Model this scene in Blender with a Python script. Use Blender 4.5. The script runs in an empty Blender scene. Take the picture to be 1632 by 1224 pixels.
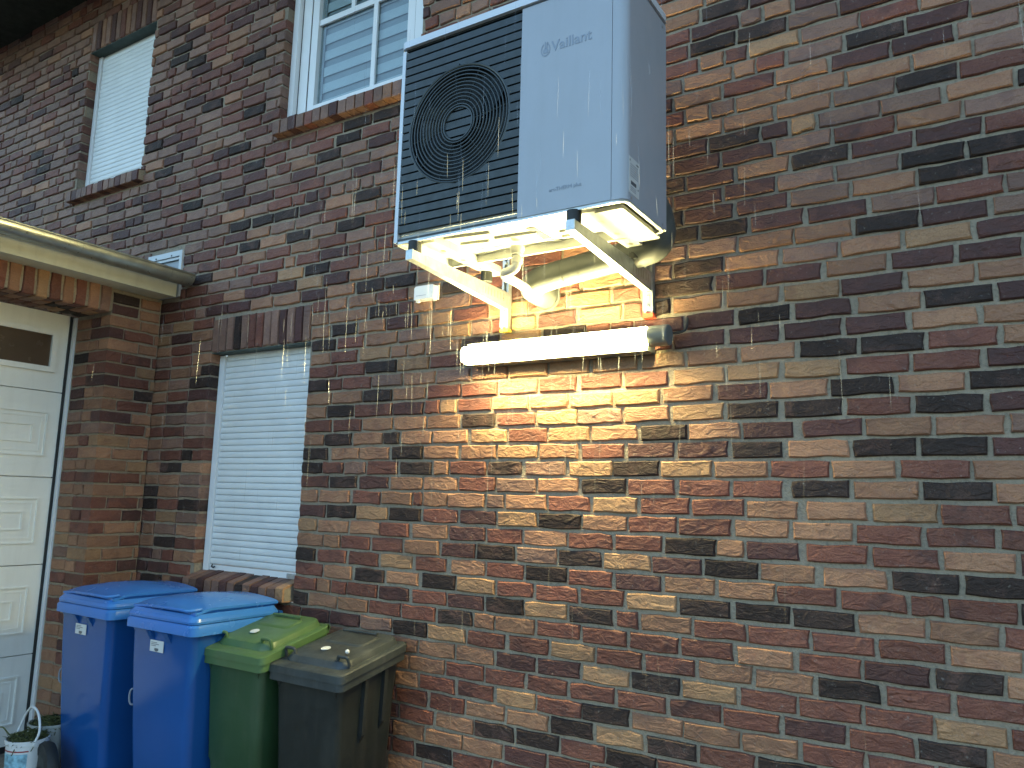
import bpy, bmesh, math, random
from mathutils import Vector, Matrix

# ------------------------------------------------------------------ camera, sky, sun, exposure
C = bpy.context.scene.collection
SC = bpy.context.scene
CAM = Vector((0.0, -3.28, 1.70))
RIGHT = Vector((0.848278, 0.528858, 0.027091))
UP = Vector((0.055091, -0.139015, 0.988757))
FWD = Vector((-0.526678, 0.837248, 0.147059))
FOC = 1240.93
cd = bpy.data.cameras.new('camera'); co = bpy.data.objects.new('camera', cd); C.objects.link(co)
cd.sensor_width = 36.0; cd.lens = FOC / 1632 * 36; cd.clip_end = 2000; cd.clip_start = 0.05
co.matrix_world = Matrix(((RIGHT.x, UP.x, -FWD.x, CAM.x), (RIGHT.y, UP.y, -FWD.y, CAM.y), (RIGHT.z, UP.z, -FWD.z, CAM.z), (0, 0, 0, 1)))
SC.camera = co

SUN_EL, SUN_ROT = math.radians(7), math.radians(20)
w = bpy.data.worlds.new('World'); SC.world = w; w.use_nodes = True
wn = w.node_tree
sky = wn.nodes.new('ShaderNodeTexSky'); sky.sky_type = 'NISHITA'; sky.sun_disc = False
sky.sun_elevation = SUN_EL; sky.sun_rotation = SUN_ROT; sky.air_density = 1.0; sky.dust_density = 2.5; sky.ozone_density = 2.0
bg = wn.nodes['Background']; bg.inputs['Strength'].default_value = 0.15
wn.links.new(sky.outputs[0], bg.inputs['Color'])
sl = bpy.data.lights.new('sun', 'SUN'); sl.energy = 0.5; sl.angle = math.radians(20); sl.color = (1, .95, .88)
so = bpy.data.objects.new('sun', sl); C.objects.link(so)
# the low sun stands behind the house
sd = Vector((math.sin(SUN_ROT) * math.cos(SUN_EL), math.cos(SUN_ROT) * math.cos(SUN_EL), math.sin(SUN_EL)))
so.rotation_euler = sd.to_track_quat('Z', 'Y').to_euler(); so.location = (0, 30, 10)
SC.view_settings.view_transform = 'Standard'; SC.view_settings.look = 'None'
SC.view_settings.gamma = 1.0; SC.view_settings.use_curve_mapping = False
SC.view_settings.exposure = 2.72
LAMP_STRENGTH = 54.0
LAMP_COLOUR = (1.0, 0.86, 0.38)

# ------------------------------------------------------------------ materials
def new_mat(name):
    m = bpy.data.materials.new(name); m.use_nodes = True
    return m, m.node_tree, m.node_tree.nodes['Principled BSDF']

def N(t, typ, **kw):
    n = t.nodes.new(typ)
    for k, v in kw.items():
        if k.startswith('i_'): n.inputs[k[2:].replace('_', ' ')].default_value = v
        else: setattr(n, k, v)
    return n

def mixc(t, fac, a, b, blend='MIX'):
    n = t.nodes.new('ShaderNodeMix'); n.data_type = 'RGBA'; n.blend_type = blend
    for sock, v in ((n.inputs[0], fac), (n.inputs[6], a), (n.inputs[7], b)):
        if hasattr(v, 'links'): t.links.new(v, sock)
        elif isinstance(v, (int, float)): sock.default_value = v
        else: sock.default_value = (*v, 1)
    return n.outputs[2]

def ramp(t, src, lo, hi):
    n = N(t, 'ShaderNodeMapRange'); n.inputs[1].default_value = lo; n.inputs[2].default_value = hi
    t.links.new(src, n.inputs[0]); return n.outputs[0]

def noise(t, vec, scale, detail=4, dist=0.0, rough=.55):
    n = N(t, 'ShaderNodeTexNoise'); n.inputs['Scale'].default_value = scale; n.inputs['Detail'].default_value = detail
    n.inputs['Distortion'].default_value = dist; n.inputs['Roughness'].default_value = rough
    if vec is not None: t.links.new(vec, n.inputs['Vector'])
    return n.outputs['Fac']

def brick_material(name, a, b, patch, amt, spec=.40):
    m, t, p = new_mat(name)
    geo = N(t, 'ShaderNodeNewGeometry'); oi = N(t, 'ShaderNodeObjectInfo')
    s = N(t, 'ShaderNodeMath', operation='ADD'); t.links.new(geo.outputs['Random Per Island'], s.inputs[0]); t.links.new(oi.outputs['Random'], s.inputs[1])
    fr = N(t, 'ShaderNodeMath', operation='FRACT'); t.links.new(s.outputs[0], fr.inputs[0]); rnd = fr.outputs[0]
    sc = N(t, 'ShaderNodeMath', operation='MULTIPLY'); t.links.new(rnd, sc.inputs[0]); sc.inputs[1].default_value = 53.0
    cv = N(t, 'ShaderNodeCombineXYZ')
    for k in (0, 1, 2): t.links.new(sc.outputs[0], cv.inputs[k])
    va = N(t, 'ShaderNodeVectorMath', operation='ADD'); t.links.new(geo.outputs['Position'], va.inputs[0]); t.links.new(cv.outputs[0], va.inputs[1])
    P = va.outputs[0]
    col = mixc(t, ramp(t, noise(t, P, 13, 3), .38, .62), a, b)
    col = mixc(t, ramp(t, noise(t, P, 9, 3, .6), .58 - .12 * amt, .70), col, patch)
    col = mixc(t, ramp(t, noise(t, P, 160, 2), .45, .75), col, tuple(min(1, c * .62) for c in a))
    # pale mortar smears and lime specks
    sp = N(t, 'ShaderNodeMath', operation='MULTIPLY'); t.links.new(ramp(t, noise(t, P, 70, 3, .3), .64, .74), sp.inputs[0]); sp.inputs[1].default_value = .40
    col = mixc(t, sp.outputs[0], col, (.30, .28, .25))
    # weathering: broad damp and dusty areas of the wall
    wv = ramp(t, noise(t, geo.outputs['Position'], .9, 4, .4), .32, .68)
    col = mixc(t, wv, mixc(t, .20, col, (.05, .04, .036)), mixc(t, .25, col, tuple(min(1, c_ * 1.18) for c_ in a)))
    hs = N(t, 'ShaderNodeHueSaturation'); t.links.new(col, hs.inputs['Color'])
    vr = N(t, 'ShaderNodeMapRange'); t.links.new(rnd, vr.inputs[0]); vr.inputs[3].default_value = .80; vr.inputs[4].default_value = 1.22
    t.links.new(vr.outputs[0], hs.inputs['Value'])
    t.links.new(hs.outputs[0], p.inputs['Base Color'])
    p.inputs['Roughness'].default_value = .64; p.inputs['Specular IOR Level'].default_value = spec
    # hand-moulded creases: sand folds running across the face
    mp = N(t, 'ShaderNodeMapping'); mp.inputs['Scale'].default_value = (1.0, 1.0, 1.9); mp.inputs['Rotation'].default_value = (0, .35, 0); t.links.new(P, mp.inputs[0])
    rg_ = N(t, 'ShaderNodeTexNoise'); rg_.noise_type = 'RIDGED_MULTIFRACTAL'
    for k_, v_ in (('Scale', 7.5), ('Detail', 3.0), ('Roughness', .5), ('Distortion', 1.1)): rg_.inputs[k_].default_value = v_
    t.links.new(mp.outputs[0], rg_.inputs['Vector'])
    h1_ = ramp(t, rg_.outputs['Fac'], .25, 1.5); hm = N(t, 'ShaderNodeMath', operation='MULTIPLY'); t.links.new(h1_, hm.inputs[0]); hm.inputs[1].default_value = 1.7; h1 = hm.outputs[0]; h0 = noise(t, mp.outputs[0], 16, 3, 1.4, .5); h2 = noise(t, P, 150, 3)
    a0 = N(t, 'ShaderNodeMath', operation='MULTIPLY_ADD'); t.links.new(h0, a0.inputs[0]); a0.inputs[1].default_value = .8; t.links.new(h1, a0.inputs[2])
    ad = N(t, 'ShaderNodeMath', operation='MULTIPLY_ADD'); t.links.new(h2, ad.inputs[0]); ad.inputs[1].default_value = .16; t.links.new(a0.outputs[0], ad.inputs[2])
    bp = N(t, 'ShaderNodeBump'); bp.inputs['Strength'].default_value = 1.0; bp.inputs['Distance'].default_value = .010
    t.links.new(ad.outputs[0], bp.inputs['Height']); t.links.new(bp.outputs[0], p.inputs['Normal'])
    return m

def soft_mat(name, col, rough=.5, metal=0.0, spec=.5, vary=.12, scale=6.0, bump=0.0, bscale=80.0, coat=0.0, dirt=0.0, dirtcol=(.16, .14, .115)):
    """plain paint, plastic or metal with slight mottling, wear and relief"""
    m, t, p = new_mat(name)
    tc = N(t, 'ShaderNodeNewGeometry')
    f = noise(t, tc.outputs['Position'], scale, 5)
    c = mixc(t, ramp(t, f, .3, .7), tuple(min(1, x * (1 - vary)) for x in col), tuple(min(1, x * (1 + vary)) for x in col))
    if dirt:
        mp = N(t, 'ShaderNodeMapping'); mp.inputs['Scale'].default_value = (14, 14, 1.3); t.links.new(tc.outputs['Position'], mp.inputs[0])
        d1 = ramp(t, noise(t, mp.outputs[0], 1.0, 5, .3), .50, .78); d2 = ramp(t, noise(t, tc.outputs['Position'], 55, 4, .5), .56, .74)
        dm = N(t, 'ShaderNodeMath', operation='MULTIPLY_ADD', use_clamp=True); t.links.new(d2, dm.inputs[0]); dm.inputs[1].default_value = .35; t.links.new(d1, dm.inputs[2])
        dk = N(t, 'ShaderNodeMath', operation='MULTIPLY', use_clamp=True); t.links.new(dm.outputs[0], dk.inputs[0]); dk.inputs[1].default_value = dirt
        c = mixc(t, dk.outputs[0], c, dirtcol)
    t.links.new(c, p.inputs['Base Color'])
    p.inputs['Roughness'].default_value = rough; p.inputs['Metallic'].default_value = metal
    p.inputs['Specular IOR Level'].default_value = spec; p.inputs['Coat Weight'].default_value = coat
    rr = N(t, 'ShaderNodeMapRange'); t.links.new(noise(t, tc.outputs['Position'], scale * 3.1, 4), rr.inputs[0])
    rr.inputs[1].default_value = .3; rr.inputs[2].default_value = .7; rr.inputs[3].default_value = max(.03, rough * .8); rr.inputs[4].default_value = min(1, rough * 1.2)
    t.links.new(rr.outputs[0], p.inputs['Roughness'])
    if bump:
        bp = N(t, 'ShaderNodeBump'); bp.inputs['Strength'].default_value = bump; bp.inputs['Distance'].default_value = .004
        t.links.new(noise(t, tc.outputs['Position'], bscale, 3), bp.inputs['Height']); t.links.new(bp.outputs[0], p.inputs['Normal'])
    return m

BR = {
    'o': brick_material('brick_tan', (.345, .172, .094), (.28, .130, .076), (.20, .088, .056), .3),
    'y': brick_material('brick_straw', (.375, .208, .105), (.31, .165, .085), (.24, .118, .066), .2),
    'm': brick_material('brick_mauve', (.255, .138, .094), (.20, .104, .078), (.15, .076, .062), .35),
    'r': brick_material('brick_red', (.168, .054, .035), (.20, .074, .046), (.080, .033, .027), .5),
    'p': brick_material('brick_purple', (.098, .038, .032), (.068, .030, .026), (.13, .056, .043), .4, .32),
    'd': brick_material('brick_burnt', (.034, .022, .019), (.054, .032, .026), (.115, .060, .048), .45, .20),
}
def mortar_material():
    m, t, p = new_mat('mortar')
    g = N(t, 'ShaderNodeNewGeometry'); P = g.outputs['Position']
    c = mixc(t, ramp(t, noise(t, P, 5, 4), .35, .65), (.28, .228, .168), (.36, .292, .212))
    c = mixc(t, ramp(t, noise(t, P, 60, 3), .5, .8), c, (.17, .15, .115))
    c = mixc(t, ramp(t, noise(t, P, .9, 4, .4), .3, .6), mixc(t, .35, c, (.13, .11, .085)), c)
    t.links.new(c, p.inputs['Base Color']); p.inputs['Roughness'].default_value = .9
    bp = N(t, 'ShaderNodeBump'); bp.inputs['Strength'].default_value = .8; bp.inputs['Distance'].default_value = .006
    t.links.new(noise(t, P, 110, 4), bp.inputs['Height']); t.links.new(bp.outputs[0], p.inputs['Normal'])
    return m
M_MORTAR = mortar_material()
M_WHITE = soft_mat('light_grey_paint', (.365, .385, .425), .36, vary=.03, scale=3, dirt=.16, dirtcol=(.24, .24, .23))
M_TRIM = soft_mat('pale_trim_paint', (.62, .66, .72), .38, vary=.03, scale=3)
M_UPVC = soft_mat('white_plastic_frame', (.80, .80, .80), .35, vary=.04, scale=4)
M_VENT = soft_mat('vent_frame_paint', (.50, .52, .54), .4, vary=.05)
M_SLAT = soft_mat('shutter_slat_white', (.74, .755, .75), .42, vary=.05, scale=5)
M_DOOR = soft_mat('garage_door_white', (.82, .82, .78), .45, vary=.04, scale=2.5, bump=.08, bscale=300, dirt=.10)
M_GRILLE = soft_mat('slate_grille', (.019, .028, .031), .46, vary=.12, scale=9)
M_DARK = soft_mat('dark_void', (.006, .009, .010), .7, vary=.1)
M_RING = soft_mat('grille_ring_dark', (.030, .040, .042), .35, vary=.1)
M_PAN = soft_mat('pale_pan_metal', (.42, .43, .41), .45, vary=.05, scale=7, bump=.06, bscale=200)
M_GALV = soft_mat('galvanised_steel', (.46, .49, .50), .40, metal=.8, vary=.16, scale=30, bump=.05)
M_ZINC = soft_mat('weathered_zinc', (.34, .355, .325), .33, metal=.72, vary=.22, scale=9, bump=.25, bscale=9)
M_RUBBER = soft_mat('black_rubber', (.016, .018, .018), .6, vary=.2)
M_PIPE = soft_mat('grey_pipe_foam', (.075, .082, .075), .55, vary=.12, scale=12, bump=.15, bscale=60)
M_PVC = soft_mat('pale_drain_plastic', (.48, .48, .46), .4, vary=.05)
M_FASCIA = soft_mat('fascia_cream', (.58, .55, .42), .55, vary=.10, scale=5, bump=.1, dirt=.22)
M_SOFFIT = soft_mat('dark_soffit_timber', (.012, .018, .013), .8, vary=.3, scale=4, bump=.2)
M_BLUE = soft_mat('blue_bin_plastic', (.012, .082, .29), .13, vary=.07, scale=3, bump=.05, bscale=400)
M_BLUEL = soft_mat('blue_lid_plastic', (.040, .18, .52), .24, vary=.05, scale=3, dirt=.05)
M_LINTEL = soft_mat('dark_green_soffit', (.05, .075, .065), .6, vary=.15, scale=6)
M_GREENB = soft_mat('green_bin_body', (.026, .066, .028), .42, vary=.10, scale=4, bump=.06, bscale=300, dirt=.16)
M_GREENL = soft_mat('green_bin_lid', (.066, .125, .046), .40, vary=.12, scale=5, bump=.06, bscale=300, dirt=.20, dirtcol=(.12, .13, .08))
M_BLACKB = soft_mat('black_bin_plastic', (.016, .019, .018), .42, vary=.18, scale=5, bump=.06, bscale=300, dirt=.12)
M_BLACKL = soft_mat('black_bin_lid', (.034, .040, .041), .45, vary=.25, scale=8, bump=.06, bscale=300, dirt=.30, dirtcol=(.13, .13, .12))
M_STICK = soft_mat('white_sticker', (.62, .64, .64), .4, vary=.03)
M_INK = soft_mat('grey_ink', (.10, .11, .12), .5, vary=.05)
M_LOGO = soft_mat('pale_grey_print', (.25, .285, .345), .4, vary=.03)
M_RED = soft_mat('red_plastic', (.55, .05, .02), .4, vary=.1)
M_REDP = soft_mat('red_print', (.32, .03, .035), .5, vary=.1)
M_BLUEP = soft_mat('pale_blue_print', (.22, .42, .52), .5, vary=.5, scale=40)
M_BUCKET = soft_mat('white_bucket_plastic', (.68, .70, .71), .4, vary=.06, scale=14)
M_TUB = soft_mat('grey_tub_plastic', (.36, .38, .36), .5, vary=.1, scale=14)
M_HUB = soft_mat('grey_hub', (.045, .05, .045), .6, vary=.15)
M_LAMPBODY = soft_mat('grey_lamp_housing', (.12, .135, .13), .5, vary=.08)
M_BROWN = soft_mat('brown_window_pane', (.085, .055, .036), .25, vary=.25, scale=3)
M_BAND = soft_mat('blind_band', (.52, .53, .52), .7, vary=.04)
M_SHEER = soft_mat('blind_sheer', (.30, .31, .31), .8, vary=.06)
M_GRASS = soft_mat('dried_cuttings', (.075, .085, .028), .8, vary=.45, scale=60)
M_PAVER = soft_mat('sandy_paver', (.22, .185, .14), .8, vary=.25, scale=30, bump=.4, bscale=150)
M_GROUND = soft_mat('paving_bed', (.13, .115, .09), .9, vary=.25, scale=5, bump=.4, bscale=60)

def glass_mat():
    m, t, p = new_mat('window_glass')
    for l in list(t.links): t.links.remove(l)
    out = t.nodes['Material Output']
    tr = N(t, 'ShaderNodeBsdfTransparent'); tr.inputs[0].default_value = (.86, .92, .94, 1)
    gl = N(t, 'ShaderNodeBsdfGlossy'); gl.inputs['Roughness'].default_value = .03
    fr = N(t, 'ShaderNodeFresnel'); fr.inputs[0].default_value = 1.75
    mx = N(t, 'ShaderNodeMixShader'); gg = N(t, 'ShaderNodeNewGeometry'); ff = N(t, 'ShaderNodeMath', operation='SUBTRACT', use_clamp=True); t.links.new(fr.outputs[0], ff.inputs[0]); t.links.new(gg.outputs['Backfacing'], ff.inputs[1])
    t.links.new(ff.outputs[0], mx.inputs[0]); t.links.new(tr.outputs[0], mx.inputs[1]); t.links.new(gl.outputs[0], mx.inputs[2])
    t.links.new(mx.outputs[0], out.inputs[0]); return m
M_GLASS = glass_mat()
def lamp_mat():
    m, t, p = new_mat('lit_diffuser')
    p.inputs['Base Color'].default_value = (.8, .78, .7, 1)
    p.inputs['Emission Color'].default_value = (*LAMP_COLOUR, 1); p.inputs['Emission Strength'].default_value = LAMP_STRENGTH
    return m
M_LIT = lamp_mat()

# ------------------------------------------------------------------ helpers
def thing(name, label, cat, loc=(0, 0, 0), group=None):
    o = bpy.data.objects.new(name, None); C.objects.link(o); o.location = loc; o.empty_display_size = .1
    o['label'] = label; o['category'] = cat
    if group: o['group'] = group
    return o

def base_of(o):
    v = Vector((0, 0, 0))
    while o is not None: v += o.location; o = o.parent
    return v

def put(name, bm, mat, parent=None, smooth=False, bevel=0.0, seg=2, label=None, kind=None, recalc=True):
    """links a bmesh built in world coordinates as one mesh object under its parent"""
    if bevel:
        es = [e for e in bm.edges if len(e.link_faces) == 2 and e.calc_face_angle(0) > .6]
        bmesh.ops.bevel(bm, geom=es, offset=bevel, segments=seg, affect='EDGES', profile=.5, clamp_overlap=True)
    if recalc: bmesh.ops.recalc_face_normals(bm, faces=bm.faces)
    if parent is not None: bmesh.ops.translate(bm, vec=-base_of(parent), verts=bm.verts)
    me = bpy.data.meshes.new(name); bm.to_mesh(me); bm.free()
    for m in (mat if isinstance(mat, (list, tuple)) else [mat]): me.materials.append(m)
    if smooth:
        me.polygons.foreach_set('use_smooth', [True] * len(me.polygons))
        me.set_sharp_from_angle(angle=math.radians(smooth if smooth is not True else 40))
    o = bpy.data.objects.new(name, me); C.objects.link(o)
    if parent is not None: o.parent = parent
    if label: o['label'] = label
    if kind: o['kind'] = kind
    return o

def copy_tree(o, parent=None):
    c = o.copy(); C.objects.link(c)
    if parent is not None: c.parent = parent
    for ch in list(o.children): copy_tree(ch, c)
    return c

def bx(bm, x0, x1, y0, y1, z0, z1):
    v = [bm.verts.new((x, y, z)) for z in (z0, z1) for y in (y0, y1) for x in (x0, x1)]
    for f in ((0, 2, 3, 1), (4, 5, 7, 6), (0, 1, 5, 4), (2, 6, 7, 3), (0, 4, 6, 2), (1, 3, 7, 5)):
        bm.faces.new([v[i] for i in f])
    return v

def box(*a):
    bm = bmesh.new(); bx(bm, *a); return bm

def loft(bm, rings, cap0=True, cap1=True, closed=True):
    vs = [[bm.verts.new(p) for p in r] for r in rings]
    n = len(rings[0])
    for a, b in zip(vs, vs[1:]):
        for i in range(n if closed else n - 1):
            j = (i + 1) % n
            bm.faces.new((a[i], a[j], b[j], b[i]))
    if cap0: bm.faces.new(vs[0][::-1])
    if cap1: bm.faces.new(vs[-1])
    return vs

def frames(pts):
    out = []; nrm = None
    for i, p in enumerate(pts):
        a = pts[max(0, i - 1)]; b = pts[min(len(pts) - 1, i + 1)]
        d = (b - a).normalized()
        if nrm is None: nrm = d.orthogonal().normalized()
        nrm = (nrm - d * nrm.dot(d)).normalized()
        out.append((p, nrm, d.cross(nrm)))
    return out

def tube(bm, pts, r, seg=14, cap=True):
    pts = [Vector(p) for p in pts]; rs = r if isinstance(r, (list, tuple)) else [r] * len(pts)
    rings = [[p + (n * math.cos(2 * math.pi * k / seg) + b * math.sin(2 * math.pi * k / seg)) * q for k in range(seg)] for (p, n, b), q in zip(frames(pts), rs)]
    loft(bm, rings, cap, cap)

def curve(pts, n=8):
    """Catmull-Rom through the points"""
    P = [Vector(p) for p in pts]; P = [P[0] * 2 - P[1]] + P + [P[-1] * 2 - P[-2]]
    out = []
    for i in range(1, len(P) - 2):
        for k in range(n):
            t = k / n; a, b, c, d = P[i - 1:i + 3]
            out.append(.5 * ((2 * b) + (c - a) * t + (2 * a - 5 * b + 4 * c - d) * t * t + (3 * b - a - 3 * c + d) * t ** 3))
    out.append(P[-2]); return out

def rrect(x0, x1, y0, y1, r, z, seg=4, zf=None):
    out = []
    for cx, cy, a0 in ((x1 - r, y1 - r, 0), (x0 + r, y1 - r, 90), (x0 + r, y0 + r, 180), (x1 - r, y0 + r, 270)):
        for k in range(seg + 1):
            a = math.radians(a0 + 90 * k / seg)
            x, y = cx + r * math.cos(a), cy + r * math.sin(a)
            out.append((x, y, zf(x, y) if zf else z))
    return out

def disc(bm, c, r, axis, depth=.002, seg=20):
    c = Vector(c); tube(bm, [c, c + Vector(axis) * depth], r, seg)

def seen(P):
    q = Vector(P) - CAM; d = q.dot(FWD)
    return (816 + FOC * q.dot(RIGHT) / d, 612 - FOC * q.dot(UP) / d, d) if d > .1 else None

# ------------------------------------------------------------------ ground
rng = random.Random(7)
g = box(-60, 60, -80, 60, -.3, -.005); ground = put('ground', g, M_GROUND); ground['kind'] = 'structure'
pm = box(-.098, .098, -.048, .048, -.07, 0); pav0 = None
k = 0
for j in range(11):
    for i in range(7):
        if pav0 is None:
            bmesh.ops.bevel(pm, geom=list(pm.edges), offset=.004, segments=1, affect='EDGES')
            me = bpy.data.meshes.new('paver'); pm.to_mesh(me); pm.free(); me.materials.append(M_PAVER); pav0 = me
        o = bpy.data.objects.new('paver', me); C.objects.link(o); o.parent = ground
        o.location = (-5.86 + i * .2 + (j % 2) * .1, -1.5 + j * .1, rng.uniform(-.002, .001)); o.rotation_euler = (rng.uniform(-.008, .008), rng.uniform(-.008, .008), rng.uniform(-.01, .01))

# ------------------------------------------------------------------ brick geometry
def brick_rings(L, H, D, r, jit=1.0):
    """front outline uneven by a few millimetres, arris broken, body behind: 48 triangles"""
    base = [(-.5, -.5), (-.22, -.5), (.12, -.5), (.5, -.5), (.5, -.05), (.5, .5), (.2, .5), (-.15, .5), (-.5, .5), (-.5, .06)]
    a, b, c = [], [], []
    for i, (u, v) in enumerate(base):
        cor = i in (0, 3, 5, 8)
        ju = r.uniform(-.0045, .0034) * jit; jv = r.uniform(-.0048, .0036) * jit
        x = u * L; z = v * H
        if abs(u) == .5: x += ju * (1 if u > 0 else -1)
        else: x += r.uniform(-.012, .012)
        if abs(v) == .5: z += jv * (1 if v > 0 else -1)
        k = .0045 + (r.uniform(0, .004) if cor else 0)
        sx = x - math.copysign(k, x) if abs(u) == .5 else x
        sz = z - math.copysign(k, z) if abs(v) == .5 else z
        a.append((sx, -r.uniform(0, .002), sz)); b.append((x, .006, z)); c.append((x, D, z))
    return a, b, c

def brick_verts(L, H, D, r):
    a, b, c = brick_rings(L, H, D, r)
    vs = a + b + c; n = 10
    fs = [list(range(n))]
    for k in (0, n):
        for i in range(n):
            j = (i + 1) % n
            fs.append([k + j, k + i, k + n + i, k + n + j])
    return vs, fs

BRICK_POOL = {}
def brick_mesh(cls, variant, D):
    key = (cls, variant, D)
    if key not in BRICK_POOL:
        r = random.Random(variant * 31 + 5)
        vs, fs = brick_verts(.216, .069, D, r)
        me = bpy.data.meshes.new('brick'); me.from_pydata(vs, [], fs); me.materials.append(BR[cls]); BRICK_POOL[key] = me
    return BRICK_POOL[key]

def place_brick(parent, pos, L, H, cls, r, D=.09, rz=0.0, ry=0.0):
    o = bpy.data.objects.new('brick', brick_mesh(cls, r.randrange(10), D)); C.objects.link(o); o.parent = parent
    o.location = Vector(pos) - base_of(parent); o.scale = (L / .216, 1, H / .069)
    o.rotation_euler = (r.uniform(-.012, .012), ry + r.uniform(-.004, .004), rz + r.uniform(-.006, .006))
    return o

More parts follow.
